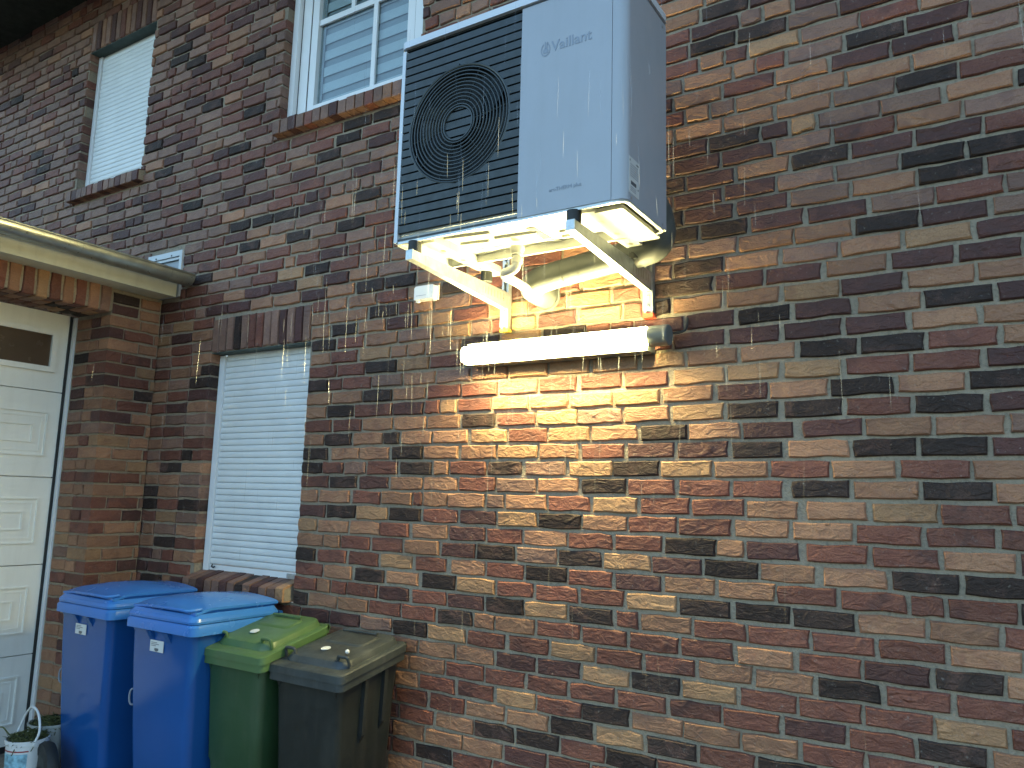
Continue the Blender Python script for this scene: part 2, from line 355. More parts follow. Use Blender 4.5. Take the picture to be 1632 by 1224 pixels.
# ------------------------------------------------------------------ house wall
Z0, PU, PD = 1.7394, .08134, .08331
def zc(n): return Z0 + (PU if n >= 0 else PD) * n
WX0, WX1, WTOP = -9.2, 2.6, 5.93
CORNER = -5.05
OPEN = {  # x0, x1, bottom of sill, top of opening, top of lintel
    'low': (-4.461, -3.526, 1.075, 2.622, 2.853),
    'left': (-6.419, -5.497, 4.025, 5.388, 5.655),
    'mid': (-3.956, -2.765, 4.022, 5.62, 5.86),
    'vent': (-5.256, -4.853, 3.06, 3.398, 3.398),
}
ROWS = """-16:-2733,-2597r -2582,-2361d
-15:-2728,-2537o -2522,-2300o -2291,-2069o -1819,-1613r
-14:-2692,-2482r -2458,-2235o -2226,-2007d -1990,-1766d -1757,-1539r -1528,-1302d -1291,-1093r
-13:-2717,-2526r -2502,-2293r -2279,-2061o -2044,-1823o -1806,-1596d -1577,-1360y -1339,-1125d -1109,-888r
-12:-2733,-2585o -2570,-2357r -2334,-2129r -2108,-1895y -1881,-1654r -1647,-1424d -1410,-1183o -1177,-947o -935,-723o -702,-488r -472,-258r
-11:-2641,-2423o -2409,-2186r -2173,-1955r -1937,-1730r -1710,-1494r -1476,-1257r -1237,-1021r -1008,-790r -769,-549p -533,-320r -305,-96d -77,109o
-10:-2585,-2365o -2351,-2131o -2113,-1899p -1881,-1665p -1649,-1425y -1415,-1196d -1182,-957y -939,-725r -710,-491r -477,-256r -246,-31y -15,171r
-9:-2765,-2544d -2534,-2303y -2284,-2068r -2046,-1831r -1813,-1593y -1578,-1365r -1347,-1129r -1112,-894o -876,-660o -639,-425d -402,-197r -175,28r
-8:-2712,-2494r -2474,-2265d -2246,-2133o -2128,-1908o -1889,-1667r -1652,-1437r -1419,-1202r -1185,-967r -948,-732o -708,-487r -474,-258p -241,-33d -20,169o
-7:-2878,-2671p -2650,-2430r -2415,-2199p -2185,-1969d -1959,-1736y -1720,-1504d -1486,-1383r -1369,-1144o -1128,-916r -657,-437r -421,-206r -189,25o
-6:-3523,-3311r -3293,-3081o -3058,-2846d -2829,-2614o -2588,-2376d -2362,-2139y -2121,-1920r -1898,-1682r -1666,-1453r -1435,-1208y -1194,-977d -955,-740d -727,-503d -489,-265o -250,-38o -19,172r
-5:-3524,-3373d -3349,-3133r -3110,-2895r -2879,-2660y -2634,-2434r -2404,-2197o -2183,-1974r -1960,-1739d -1727,-1509r -1491,-1277p -1259,-1041o -1024,-797o -787,-566r -546,-324r -306,-203r -190,21r
-4:-3526,-3319o -3307,-3187o -3175,-2962r -2945,-2733r -2712,-2487o -2467,-2260p -1782,-1564d -1548,-1326y -1316,-1096p -1082,-862d -850,-643o -608,-386o -370,-151d -131,74d
-3:-3527,-3376y -3363,-3129o -3111,-2896o -2885,-2691r -2665,-2437o -2422,-2203p -1973,-1742o -1730,-1511r -1492,-1273r -1256,-1035d -1029,-917o -904,-698p -671,-450r -429,-209r -194,26o
-2:-3522,-3315p -3297,-3082d -3071,-2846y -2830,-2617d -2597,-2377r -2358,-2142p -1894,-1671d -1660,-1440o -1429,-1207r -1193,-970r -953,-737o -718,-499o -483,-263r -245,-31r -12,184r
-1:-3524,-3384o -3365,-3130o -3106,-2907r -2890,-2680o -2669,-2612r -2602,-2445o -2440,-2214o -2196,-2095m -1841,-1625r -1605,-1389y -1370,-1148r -1134,-914r -901,-700o -663,-444o -423,-206y -194,22r 38,231r
0:-3525,-3304r -3292,-3083d -3066,-2852p -2835,-2617o -2606,-2385o -2371,-2153r -1903,-1686o -1666,-1445d -1430,-1213r -1192,-974r -957,-758r -720,-505d -488,-265o -250,-29d -17,182o
1:-3526,-3367d -3009,-2791r -2770,-2559d -2539,-2443o -2433,-2211r -2198,-2002d -1974,-1757m -1736,-1514y -1506,-1287d -1273,-1048y -1035,-814o -564,-339o -321,-96r -84,121o
2:-3528,-3325d -3294,-3079o -3073,-2857o -2835,-2621d -2610,-2388o -2363,-2154o -1898,-1689o -1669,-1454r -1435,-1216p -1198,-978p -958,-754d -728,-501o -485,-266d -250,-36d -20,179p
3:-3523,-3363o -3351,-3144d -3126,-2907o -2896,-2791d -2774,-2563o -2552,-2328o -2304,-2093y -1849,-1630y -1618,-1390o -1371,-1156d -1145,-925o -912,-709p -672,-451p -440,-213o -196,20o 38,232m
4:-3523,-3308r -3290,-3073r -3061,-2845o -2829,-2609o -2598,-2385o -2366,-2165d -1915,-1700y -1692,-1466m -1451,-1237o -1219,-995y -976,-768d -739,-521d -502,-279r -261,-42d -20,181p
5:-3518,-3359o -3346,-3138d -3127,-2851r -1734,-1513y -1501,-1283y -1265,-1041o -1021,-810p -559,-334d -315,-96o -79,127d
6:-3519,-3321o -3308,-3079o -3062,-2856d -2846,-2618o -1906,-1705r -1678,-1469r -1452,-1245r -1214,-990y -974,-761y -735,-522y -502,-277r -261,-42r -21,182p
7:-3518,-3358d -3352,-3246r -3234,-3019r -2086,-1866y -1850,-1636y -1618,-1392y -1365,-1169y -1152,-932o -916,-696o -673,-459d -442,-221d -206,17r 36,227o
8:-3513,-3296r -3284,-3072r -3060,-2836d -1214,-988p -967,-758p -732,-514p -494,-278p -257,-44o -22,179o
9:-3507,-3353o -3340,-3137r -3114,-2887y -1157,-945p -924,-712d -687,-476p -448,-227o -212,11d 28,228p
10:-3508,-3316d -3297,-3090r -3072,-2836o -2077,-1935y -1921,-1714p -1692,-1474y -1457,-1367r -1219,-997o -975,-754o -734,-517y -505,-285p -269,-45o -31,170o
11:-3516,-3367o -3348,-3150d -3132,-2932o -1980,-1766r -1750,-1534y -1516,-1379r -1023,-818p -803,-583p -561,-339o -322,-109p -89,108p
12:-3529,-3386o -3374,-3078o -3054,-2846d -1829,-1698r -1673,-1466y -1212,-989d -979,-751o -733,-517m -503,-286o -267,-44y -27,176p
13:-3523,-3400r -3387,-3248o -3223,-3012o -1143,-929m -914,-689o -681,-459o -445,-218d -208,11p 31,230m
14:-4321,-4107p -4092,-3895o -3874,-3644o -3624,-3413p -3400,-3187o -3168,-2959d -1087,-881d -860,-648p -627,-402p -386,-162m -152,66r
15:-4606,-4387r -4380,-4162o -4164,-3927p -3912,-3687p -3673,-3459y -3445,-3241p -1160,-943p -922,-710p -694,-466m -451,-224o -211,5d 17,213r
16:-4096,-3869r -3855,-3632y -3613,-3408d -1211,-991p -974,-759p -745,-520m -508,-279m -268,-51d -38,167d
17:-4730,-4521d -4513,-4281o -4257,-4060r -4038,-3821r -3799,-3715o -3695,-3499r -1147,-935p -919,-701o -686,-464d -449,-226p -215,9p 21,218r
18:-4674,-4459r -4441,-4228r -4220,-3994o -3981,-3766r -3751,-3513o -1211,-1000p -983,-765p -751,-529m -517,-288r -280,-55o -44,163m
19:-4745,-4511r -4493,-4286r -4261,-4063d -4048,-3815o -3801,-3600d -3357,-3143d -576,-339m -333,-119m -98,119o
20:-744,-524o -512,-279m -273,-60d -50,162r
21:-4368,-4172d -4149,-3948d -3236,-3021d -684,-467o -455,-220o -209,-7o 3,196m
22:-4673,-4474r -3993,-3783r -741,-532o -513,-292p -281,-63p -50,152m
23:-4174,-3963p -693,-471m -453,-235d -227,-9p 0,194m
24:-5167,-4930r -630,-402m -394,-179r -172,20o
25:-3576,-3376d -683,-484m
26:-4281,-4080d -3652,-3442r -3416,-3210d
27:-5253,-5048r -4065,-3844r -3823,-3598r -3357,-3128d -3116,-2911d
28:-5303,-5096d -4843,-4636r -4444,-4236d
31:-4320,-4116d
32:-5088,-4871r -4559,-4345r
33:-4793,-4578d -4551,-4370o"""
table = {}
for ln in ROWS.strip().split('\n'):
    n, rest = ln.split(':')
    table[int(n)] = [(int(b.split(',')[0]) / 1000, int(b.split(',')[1][:-1]) / 1000, b[-1]) for b in rest.split()]

rw = random.Random(21)
def pick(x=0, z=0):
    if x < -2.2 and z > 3.0: return rw.choices('oymrpd', (7, 0, 50, 27, 12, 4))[0]
    return rw.choices('oymrpd', (28, 5, 18, 25, 13, 11))[0]
def fill(x0, x1, z=0):
    """regular stretchers, now and then a header, between two fixed joints"""
    out = []; gap = x1 - x0
    if gap < .02: return out
    n = max(1, round(gap / .230)); st = gap / n; x = x0
    for i in range(n):
        if st > .2 and rw.random() < .10:
            h = st * rw.uniform(.42, .55); out.append((x + .006, x + h - .006)); out.append((x + h + .006, x + st - .006))
        else: out.append((x + .0065, x + st - .0065))
        x += st
    return [(a, b, pick(a, z)) for a, b in out if b - a > .02]

NMIN, NMAX = -22, 51
LAY = []   # x0, x1, z0, z1, class, depth
for n in range(NMIN, NMAX + 1):
    fixed = table.get(n, []); bricks = []
    off = rw.uniform(0, .23)
    if not fixed:
        bricks = fill(WX0 - off, WX1 + .2, zc(n))
    else:
        x = WX0 - off; 
        first = fixed[0][0]
        bricks += fill(first - .0065 - math.ceil((first - WX0) / .2295) * .2295, first - .0065, zc(n))
        for i, f in enumerate(fixed):
            bricks.append(f)
            nx = fixed[i + 1][0] if i + 1 < len(fixed) else WX1 + .2
            if nx - f[1] > .06: bricks += fill(f[1] + .0065, nx - .0065, zc(n))
    z0 = zc(n); z1 = zc(n + 1) - .0135
    if z0 > WTOP: continue
    for a, b, cls in bricks:
        pieces = [(a, b)]
        for ox0, ox1, oz0, _, oz1 in OPEN.values():
            if z1 > oz0 + .012 and z0 < oz1 - .012:
                nxt = []
                for p, q in pieces:
                    if q <= ox0 or p >= ox1: nxt.append((p, q)); continue
                    if p < ox0: nxt.append((p, ox0))
                    if q > ox1: nxt.append((ox1, q))
                pieces = nxt
        for p, q in pieces:
            if q - p < .025: continue
            if q < WX0 or p > WX1: continue
            if q < CORNER - .12 and z1 < 3.0: continue           # behind the garage
            jamb = any(abs(p - o[1]) < .002 or abs(q - o[0]) < .002 for o in OPEN.values())
            LAY.append([p, q, z0, z1, cls, .105 if jamb else .035])

house = thing('brick_house', 'brick house wall of mixed tan, red and burnt bricks with white shuttered windows', 'house', (-2.0, .12, 0))
# the 300 bricks that show largest are parts; the others are one mesh
def shown(b):
    c = seen(((b[0] + b[1]) / 2, 0, (b[2] + b[3]) / 2))
    if c is None: return 0
    x, y, d = c
    if not (-20 < x < 1652 and -10 < y < 1234): return 0
    if 632 < x < 1062 and y < 380: return 0
    if x < 560 and y > 1040: return 0
    p = seen((b[0], 0, b[2])); q = seen((b[1], 0, b[2])); s = seen((b[0], 0, b[3]))
    return abs((q[0] - p[0]) * (p[1] - s[1]))
order = sorted(range(len(LAY)), key=lambda i: -shown(LAY[i]))
singles = set(order[:300])

# mortar bed, cut round the openings
bm = bmesh.new()
xs = sorted({WX0, WX1, CORNER} | {o[0] for o in OPEN.values()} | {o[1] for o in OPEN.values()})
zs = sorted({-.2, WTOP, 3.0} | {o[2] for o in OPEN.values()} | {o[3] for o in OPEN.values()})
cache = {}
def vert(x, z):
    if (x, z) not in cache: cache[(x, z)] = bm.verts.new((x, .0125, z))
    return cache[(x, z)]
for a, b in zip(xs, xs[1:]):
    for c, d in zip(zs, zs[1:]):
        mx, mz = (a + b) / 2, (c + d) / 2
        if any(o[0] < mx < o[1] and o[2] < mz < o[3] for o in OPEN.values()): continue
        bm.faces.new((vert(a, c), vert(b, c), vert(b, d), vert(a, d)))
for o in OPEN.values():     # mortar of the jambs
    for x, s in ((o[0], -1), (o[1], 1)):
        v = [bm.verts.new((x + s * .006, y, z)) for y, z in ((.0125, o[2]), (.16, o[2]), (.16, o[3]), (.0125, o[3]))]
        bm.faces.new(v)
    v = [bm.verts.new((x, y, o[3] + .004)) for x, y in ((o[0], .11), (o[1], .11), (o[1], .2), (o[0], .2))]; bm.faces.new(v)
wall = put('wall', bm, M_MORTAR, house, recalc=False)
for i in sorted(singles):
    p, q, z0, z1, cls, D = LAY[i]
    place_brick(wall, ((p + q) / 2, rw.uniform(-.0025, .0025), (z0 + z1) / 2 + rw.uniform(-.0012, .0012)), q - p, z1 - z0, cls, rw, .09)
vs, fs, mi = [], [], []
keys = list(BR)
for i, (p, q, z0, z1, cls, D) in enumerate(LAY):
    if i in singles: continue
    v, f = brick_verts(q - p, z1 - z0, D, rw); k = len(vs)
    cx, cz, cy = (p + q) / 2 + 2.0, (z0 + z1) / 2, rw.uniform(-.0025, .0025) - .12
    vs += [(x + cx, y + cy, z + cz) for x, y, z in v]; fs += [[j + k for j in t] for t in f]; mi += [keys.index(cls)] * len(f)
me = bpy.data.meshes.new('brickwork'); me.from_pydata(vs, [], fs)
for kx in keys: me.materials.append(BR[kx])
me.polygons.foreach_set('material_index', mi)
o = bpy.data.objects.new('brickwork', me); C.objects.link(o); o.parent = wall; o['kind'] = 'stuff'

# lintels (soldier courses) and sills (rowlock courses)
def lintel(key, classes):
    x0, x1, _, zt, ztop = OPEN[key]
    core = box(x0 + .002, x1 - .002, .012, .10, zt + .004, ztop - .004)
    l = put('lintel', core, M_MORTAR, house)
    n = len(classes); st = (x1 - x0) / n
    for i, c in enumerate(classes):
        place_brick(l, (x0 + (i + .5) * st, rw.uniform(-.002, .002), (zt + ztop) / 2 + rw.uniform(-.002, .002)), ztop - zt - .004, st - .009, c, rw, .09, ry=math.pi / 2)
    put('lintel_soffit', box(x0 + .001, x1 - .001, .006, .10, zt - .006, zt - .0015), M_LINTEL, l)
    return l
lintel('low', 'mmmdmrrmmpmpm'); lintel('left', 'mpompmrompmpm'); lintel('mid', 'mpmompmrmpmompmrm')

def sill(key, classes, proj, xa, xb, zb, zt, slope):
    """bricks on edge, tilted to shed water"""
    core = bmesh.new()
    prof = [(-proj + .012, zb + .008), (.10, zb + .008), (.10, zt + slope * (proj + .10) - .010), (-proj + .012, zt - .010)]
    loft(core, [[(x, y, z) for y, z in prof] for x in (xa + .004, xb - .004)])
    s = put('window_sill', core, M_MORTAR, house)
    n = len(classes); st = (xb - xa) / n
    for i, c in enumerate(classes):
        b = bmesh.new(); a = xa + i * st + .005; e = xa + (i + 1) * st - .005
        jz = rw.uniform(-.004, .003); jy = rw.uniform(-.004, .003)
        prof = [(-proj + jy, zb + .004), (-proj + .004 + jy, zb), (.09, zb), (.09, zt + slope * (proj + .09) + jz), (-proj + .010 + jy, zt + jz), (-proj + jy, zt - .008 + jz)]
        loft(b, [[(x, y, z) for y, z in prof] for x in (a, a + .004, e - .004, e)])
        put('brick', b, BR[c], s)
    return s
sill('low', 'mmpmmpmdmpmmy', .060, -4.470, -3.540, 1.078, 1.160, .26)  # last brick straw-coloured to paint in the lamp glow on the sill end
sill('left', 'mpmmrmpmmpmmp', .055, -6.440, -5.440, 4.030, 4.120, .26)
sill('mid', 'mmpmrmmpmmmrmomp', .055, -3.950, -2.775, 4.026, 4.125, .26)

# windows
def guide(parent, x0, x1, yf, z0, z1, name='guide_rail'):
    return put(name, box(x0, x1, yf - .012, yf + .045, z0, z1), M_UPVC, parent, bevel=.003)
def shutter_window(key, yf, rail, pitch):
    x0, x1, zb, zt, _ = OPEN[key]
    zb = zb + .115
    f = bmesh.new()     # blind frame behind the shutter
    bx(f, x0 + .002, x1 - .002, yf + .050, yf + .095, zb, zt)
    wnd = put('window', f, M_UPVC, house, bevel=.004)
    guide(wnd, x0 + .004, x0 + rail, yf, zb - .01, zt - .012); guide(wnd, x1 - rail, x1 - .004, yf, zb - .01, zt - .012)
    put('head_rail', box(x0 + rail, x1 - rail, yf + .006, yf + .04, zt - .045, zt - .007), M_UPVC, wnd, bevel=.003)
    a, b = x0 + rail + .003, x1 - rail - .003
    put('bottom_bar', box(a, b, yf + .002, yf + .016, zb - .002, zb + .042), M_UPVC, wnd, bevel=.003)
    z = zb + .045; prof = [(.014, 0), (.0055, .0008), (.0018, pitch * .14), (0.0006, pitch * .5), (0, pitch * .84), (.002, pitch - .0022), (.014, pitch - .0012)]
    first = None
    while z < zt - .05:
        if first is None:
            s = bmesh.new(); loft(s, [[(x, yf + y, z + h) for y, h in prof] for x in (a, b)]); first = put('slat', s, M_SLAT, wnd, smooth=50); zf = z
        else:
            c = first.copy(); C.objects.link(c); c.location.z = first.location.z + z - zf; c.location.y += rw.uniform(-.0006, .0006)
        z += pitch
    return wnd
wl = shutter_window('low', .088, .055, .0405)
st_ = box(-3.67, -3.585, .074, .0895, 1.196, 1.226); put('slide_bolt', st_, M_GALV, wl, bevel=.002)
hk = bmesh.new(); tube(hk, curve([(-4.375, .086, 1.235), (-4.372, .078, 1.222), (-4.352, .076, 1.215), (-4.345, .08, 1.225)], 4), .004, 8); put('hook', hk, M_RUBBER, wl, smooth=True)
wu = shutter_window('left', .09, .050, .0405)

def mid_window():
    x0, x1, zb, zt, _ = OPEN['mid']; zb += .115
    f = bmesh.new(); y0, y1 = .10, .17
    for a, b, c, d in ((x0 + .055, x0 + .135, zb, zt), (x1 - .135, x1 - .055, zb, zt)): bx(f, a, b, y0, y1, c, d)
    bx(f, x0 + .135, x1 - .135, y0, y1, zb, zb + .06); bx(f, x0 + .135, x1 - .135, y0, y1, zt - .08, zt)
    wnd = put('window', f, M_UPVC, house, bevel=.006)
    guide(wnd, x0 + .004, x0 + .052, .075, zb - .01, zt); guide(wnd, x1 - .052, x1 - .004, .075, zb - .01, zt)
    sx0, sx1, sz0, sz1 = x0 + .138, x1 - .138, zb + .063, zt - .083
    s = bmesh.new(); 
    for a, b, c, d in ((sx0, sx0 + .062, sz0, sz1), (sx1 - .062, sx1, sz0, sz1)): bx(s, a, b, .106, .165, c, d)
    bx(s, sx0 + .062, sx1 - .062, .106, .165, sz0, sz0 + .062); bx(s, sx0 + .062, sx1 - .062, .106, .165, sz1 - .062, sz1)
    sash = put('sash', s, M_UPVC, wnd, bevel=.006)
    put('pane', box(sx0 + .058, sx1 - .058, .133, .139, sz0 + .058, sz1 - .058), M_GLASS, wnd)
    ga, gb, gz0, gz1 = sx0 + .062, sx1 - .062, sz0 + .062, sz1 - .062
    put('glazing_bar', box(ga, gb, .118, .132, 4.845, 4.885), M_UPVC, wnd, bevel=.003)
    put('glazing_bar', box(-3.267, -3.233, .118, .132, gz0, 4.845), M_UPVC, wnd, bevel=.003)
    put('glazing_bar', box(-3.470, -3.440, .118, .132, 4.885, gz1), M_UPVC, wnd, bevel=.003)
    for xg, yg in ((x0 + .0535, .0985), (x0 + .1365, .1045), (x1 - .0535, .0985), (x1 - .1365, .1045)): put('gap_shade', box(xg - .004, xg + .004, yg, yg + .01, zb, zt), M_RUBBER, wnd)  # dark strips painting the shade in the gaps between guide, frame and sash
    put('sheer_fabric', box(ga - .02, gb + .02, .160, .162, gz0 - .05, gz1 + .05), M_SHEER, wnd)
    z = gz0 - .02
    while z < gz1:
        c = put('blind_band', box(ga - .015, gb + .015, .150, .153, z, z + .066), M_BAND, wnd); z += .118
    put('curtain_edge', box(ga - .03, ga + .035, .144, .147, gz0 - .05, gz1 + .05), M_SHEER, wnd)
mid_window()

def vent_window():
    x0, x1, zb, zt, _ = OPEN['vent']
    f = bmesh.new()
    bx(f, x0, x0 + .03, -.014, .06, zb, zt); bx(f, x1 - .03, x1, -.014, .06, zb, zt); bx(f, x0 + .03, x1 - .03, -.014, .06, zt - .04, zt); bx(f, x0 + .03, x1 - .03, -.014, .06, zb, zb + .03)
    wnd = put('vent_frame', f, M_VENT, house, bevel=.004)
    put('vent_bar', box(x0 + .03, x1 - .03, -.004, .05, zt - .062, zt - .043), M_VENT, wnd, bevel=.002)
    put('vent_panel', box(x0 + .028, x1 - .028, .012, .02, zb + .028, zt - .06), soft_mat('vent_grey', (.26, .29, .33), .4), wnd)
    for x in (x0 + .10, x1 - .12):
        s = bmesh.new(); disc(s, (x, -.0145, zt - .03), .006, (0, -1, 0), .003, 10); put('screw', s, M_RUBBER, wnd)
vent_window()

# eaves of the main roof
e = bmesh.new(); bx(e, WX0, WX1, -.98, .35, WTOP, WTOP + .03); eave = put('roof_eave', e, M_SOFFIT, house)
put('fascia_board', box(WX0, WX1, -1.01, -.982, WTOP - .02, WTOP + .20), M_SOFFIT, eave)
rf = bmesh.new(); loft(rf, [[(x, y, z) for y, z in ((-1.08, WTOP + .12), (4.0, WTOP + 3.3), (4.0, WTOP + 3.45), (-1.10, WTOP + .20))] for x in (WX0, WX1)]); put('roof_slope', rf, M_SOFFIT, house)

# ------------------------------------------------------------------ garage
garage = thing('garage', 'attached garage with white sectional door, zinc gutter and brick pier beside the blue bins', 'garage', (-5.3, -1.6, 0))
GX = CORNER; DX = -5.50; PY = -.371
bm = bmesh.new()
bx(bm, -5.455, GX - .0105, PY + .0105, .0, -.1, 3.05)             # pier core
bx(bm, -5.455, GX - .0105, -3.35, -2.95, -.1, 3.05)              # far pier
bx(bm, -5.44, GX - .0105, -2.95, PY + .0105, 2.900, 3.05)        # beam over the door
gw = put('wall', bm, M_MORTAR, garage)
rg = random.Random(5)
def gpick(): return rg.choices('oyrpdm', (42, 8, 26, 9, 9, 6))[0]
gcount = 0
for n in range(-21, 16):
    z0 = zc(n); z1 = zc(n + 1) - .0135; zm = (z0 + z1) / 2
    if z1 > 3.06: continue
    H = z1 - z0
    def face(y0, y1, c, D=.10):     # brick in the front face (towards +x)
        place_brick(gw, (GX + rg.uniform(-.002, .002), (y0 + y1) / 2, zm), y1 - y0, H, c, rg, D, rz=math.pi / 2)
    def reveal(x0, x1, c, D=.09):  # brick in the reveal (towards -y)
        place_brick(gw, ((x0 + x1) / 2, PY + rg.uniform(-.002, .002), zm), x1 - x0, H, c, rg, D)
    def corner(lx, ly, c):
        v = bmesh.new(); j = lambda: rg.uniform(-.003, .003)
        bx(v, GX - lx, GX + j(), PY + j(), PY + ly, z0 + j() * .5, z1 + j() * .5); put('brick', v, BR[c], gw, bevel=.006, seg=1)
    beam = z1 > 2.885
    if beam:
        face(PY + .012, PY + .20, gpick()); face(PY + .212, -.012, gpick()); continue
    if n % 2:
        corner(.105, .215, gpick()); face(PY + .228, -.008, gpick()); reveal(GX - .222, GX - .118, gpick()); reveal(GX - .395, GX - .235, gpick())
    else:
        corner(.215, .100, gpick()); face(PY + .113, PY + .328, gpick()); face(PY + .340, -.004, gpick()); reveal(GX - .395, GX - .228, gpick())
# soldier course over the door, second row of soldiers behind it
L = put('lintel', box(-5.30, GX - .0115, -2.94, PY + .002, 2.892, 3.045), M_MORTAR, garage)
y = PY - .004; i = 0; seq = 'mororyrorormoryorroymor'
while y > -2.9 and i < 34:
    c = seq[i] if i < len(seq) else gpick()
    b = place_brick(L, (GX + rg.uniform(-.003, .003), y - .0385, 2.881 + .117 + rg.uniform(-.003, .003)), .234, .068, c, rg, .10)
    b.rotation_euler = Matrix(((0, -1, 0), (0, 0, -1), (1, 0, 0))).to_euler()      # on end, facing +x
    b = place_brick(L, (GX - .170, y - .0385, 2.883 + rg.uniform(-.002, .002)), .120, .068, gpick(), rg, .09)
    b.rotation_euler = Matrix(((1, 0, 0), (0, 0, -1), (0, 1, 0))).to_euler()       # facing down
    b = place_brick(L, (GX - .300, y - .0385, 2.884 + rg.uniform(-.002, .002)), .118, .068, gpick(), rg, .09)
    b.rotation_euler = Matrix(((1, 0, 0), (0, 0, -1), (0, 1, 0))).to_euler()
    y -= .0825; i += 1
# sectional door
dz = [.05, .61, 1.187, 1.765, 2.347, 2.895]
door = put('garage_door', box(DX - .05, DX - .042, -2.93, -.385, .04, 2.90), M_DOOR, garage)
for a, b in zip(dz, dz[1:]):
    s = bmesh.new(); y0, y1 = -2.92, -.398
    bx(s, DX - .04, DX, y0, y1, a + .003, b - .003)
    sec = put('door_section', s, M_DOOR, door, bevel=.004)
    zm = (a + b) / 2
    if b > 2.8: continue
    y = -.475
    while y > -2.8:
        for inset, pr in ((0, .010), (.030, .004), (.088, .008)):
            e = bmesh.new(); w = .009; ya, yb, za, zb_ = y - .62 + inset, y - inset, zm - .150 + inset, zm + .150 - inset
            for q in ((ya, yb, za, za + w), (ya, yb, zb_ - w, zb_), (ya, ya + w, za + w, zb_ - w), (yb - w, yb, za + w, zb_ - w)): bx(e, DX - .005, DX + pr, q[0], q[1], q[2], q[3])
            if inset == 0: emb = put('embossing', e, M_DOOR, door, bevel=.004, seg=1)
            else: put('embossing', e, M_DOOR, door, bevel=.003, seg=1)
        y -= .70
y = -.51
for k in range(3):
    e = bmesh.new(); ya, yb, za, zb_ = y - .66, y, 2.515, 2.735; w = .036
    for q in ((ya - w, yb + w, za - w, za), (ya - w, yb + w, zb_, zb_ + w), (ya - w, ya, za, zb_), (yb, yb + w, za, zb_)): bx(e, DX - .004, DX + .022, q[0], q[1], q[2], q[3])
    put('window_trim', e, M_DOOR, door, bevel=.006, seg=2)
    put('window_pane', box(DX - .002, DX + .003, ya, yb, za, zb_), M_BROWN, door); y -= .80
put('rubber_seal', box(DX - .02, DX + .012, -.397, -.383, .03, 2.89), M_RUBBER, garage)
put('bottom_seal', box(DX - .03, DX + .005, -2.92, -.398, .012, .05), M_RUBBER, door)
put('door_frame', box(DX + .010, DX + .052, -.3825, PY - .001, 0, 2.88), M_UPVC, garage, bevel=.003)
# eaves of the garage: soffit, fascia, gutter
put('soffit', box(-5.10, -4.872, -3.4, -.035, 3.052, 3.062), M_FASCIA, garage)
put('fascia', box(-4.870, -4.850, -3.4, -.035, 3.044, 3.195), M_FASCIA, garage, bevel=.003)
rf = bmesh.new(); loft(rf, [[(x, yy, z) for x, z in ((-4.80, 3.20), (-4.80, 3.225), (-9.0, 3.60), (-9.0, 3.55))] for yy in (-3.45, -.004)]); put('roof', rf, M_SOFFIT, garage)
gb = bmesh.new(); cx, cz, r0 = -4.710, 3.172, .070
ys = [-3.45] + [-3.2 + .1 * k for k in range(31)] + [-.045]
rings = []
for yy in ys:
    dx, dzz = rg.uniform(-.0015, .0015), rg.uniform(-.0015, .0015)
    prof = [(cx + dx + r0 * math.cos(a), cz + dzz + r0 * math.sin(a)) for a in [math.radians(180 + 180 * q / 14) for q in range(15)]]
    inn = [(cx + dx + (r0 - .004) * math.cos(a), cz + dzz + (r0 - .004) * math.sin(a)) for a in [math.radians(360 - 180 * q / 14) for q in range(15)]]
    rings.append([(x, yy, z) for x, z in prof + inn])
loft(gb, rings); gut = put('gutter', gb, M_ZINC, garage, smooth=50)
bd = bmesh.new(); tube(bd, [(cx + r0 + .002, -3.45, cz + .002), (cx + r0 + .002, -.045, cz + .002)], .008, 10); put('rolled_lip', bd, M_ZINC, gut, smooth=50)
ec = bmesh.new(); prof = [(cx + (r0 + .002) * math.cos(a), cz + (r0 + .002) * math.sin(a)) for a in [math.radians(180 + 180 * q / 14) for q in range(15)]]
loft(ec, [[(x, yy, z) for x, z in prof] for yy in (-.052, -.040)]); put('end_cap', ec, M_ZINC, gut)
for yy in (-.205, -.80, -1.6, -2.4):
    sb = bmesh.new(); rr = r0 + .003
    prof = [(cx + rr * math.cos(a), cz + rr * math.sin(a)) for a in [math.radians(178 + 184 * q / 14) for q in range(15)]]; inn = [(cx + (rr - .002) * math.cos(a), cz + (rr - .002) * math.sin(a)) for a in [math.radians(362 - 184 * q / 14) for q in range(15)]]
    wdt = .012 if yy > -.5 or yy < -1 else .018
    loft(sb, [[(x, yy + q, z) for x, z in prof + inn] for q in (-wdt, wdt)]); put('gutter_strap', sb, M_ZINC, gut, smooth=50)

# ------------------------------------------------------------------ heat pump
HX0, HX1, HF, HB, HZ0, HZ1 = -2.209, -1.104, -.774, -.375, 2.800, 3.705
FX, FZ, FR = -1.886, 3.284, .262
hp = thing('heat_pump', 'large white heat pump with slate fan grille hung above the lit lamp', 'heat pump', (-1.65, -.575, HZ0))
put('side_post', box(HX0, -2.190, HF - .003, HB, HZ0, HZ1), M_TRIM, hp, bevel=.005)
fp = box(-1.572, -1.1662, HF - .004, HF + .02, HZ0 + .004, HZ1); fpan = put('front_panel', fp, M_WHITE, hp, bevel=.003)
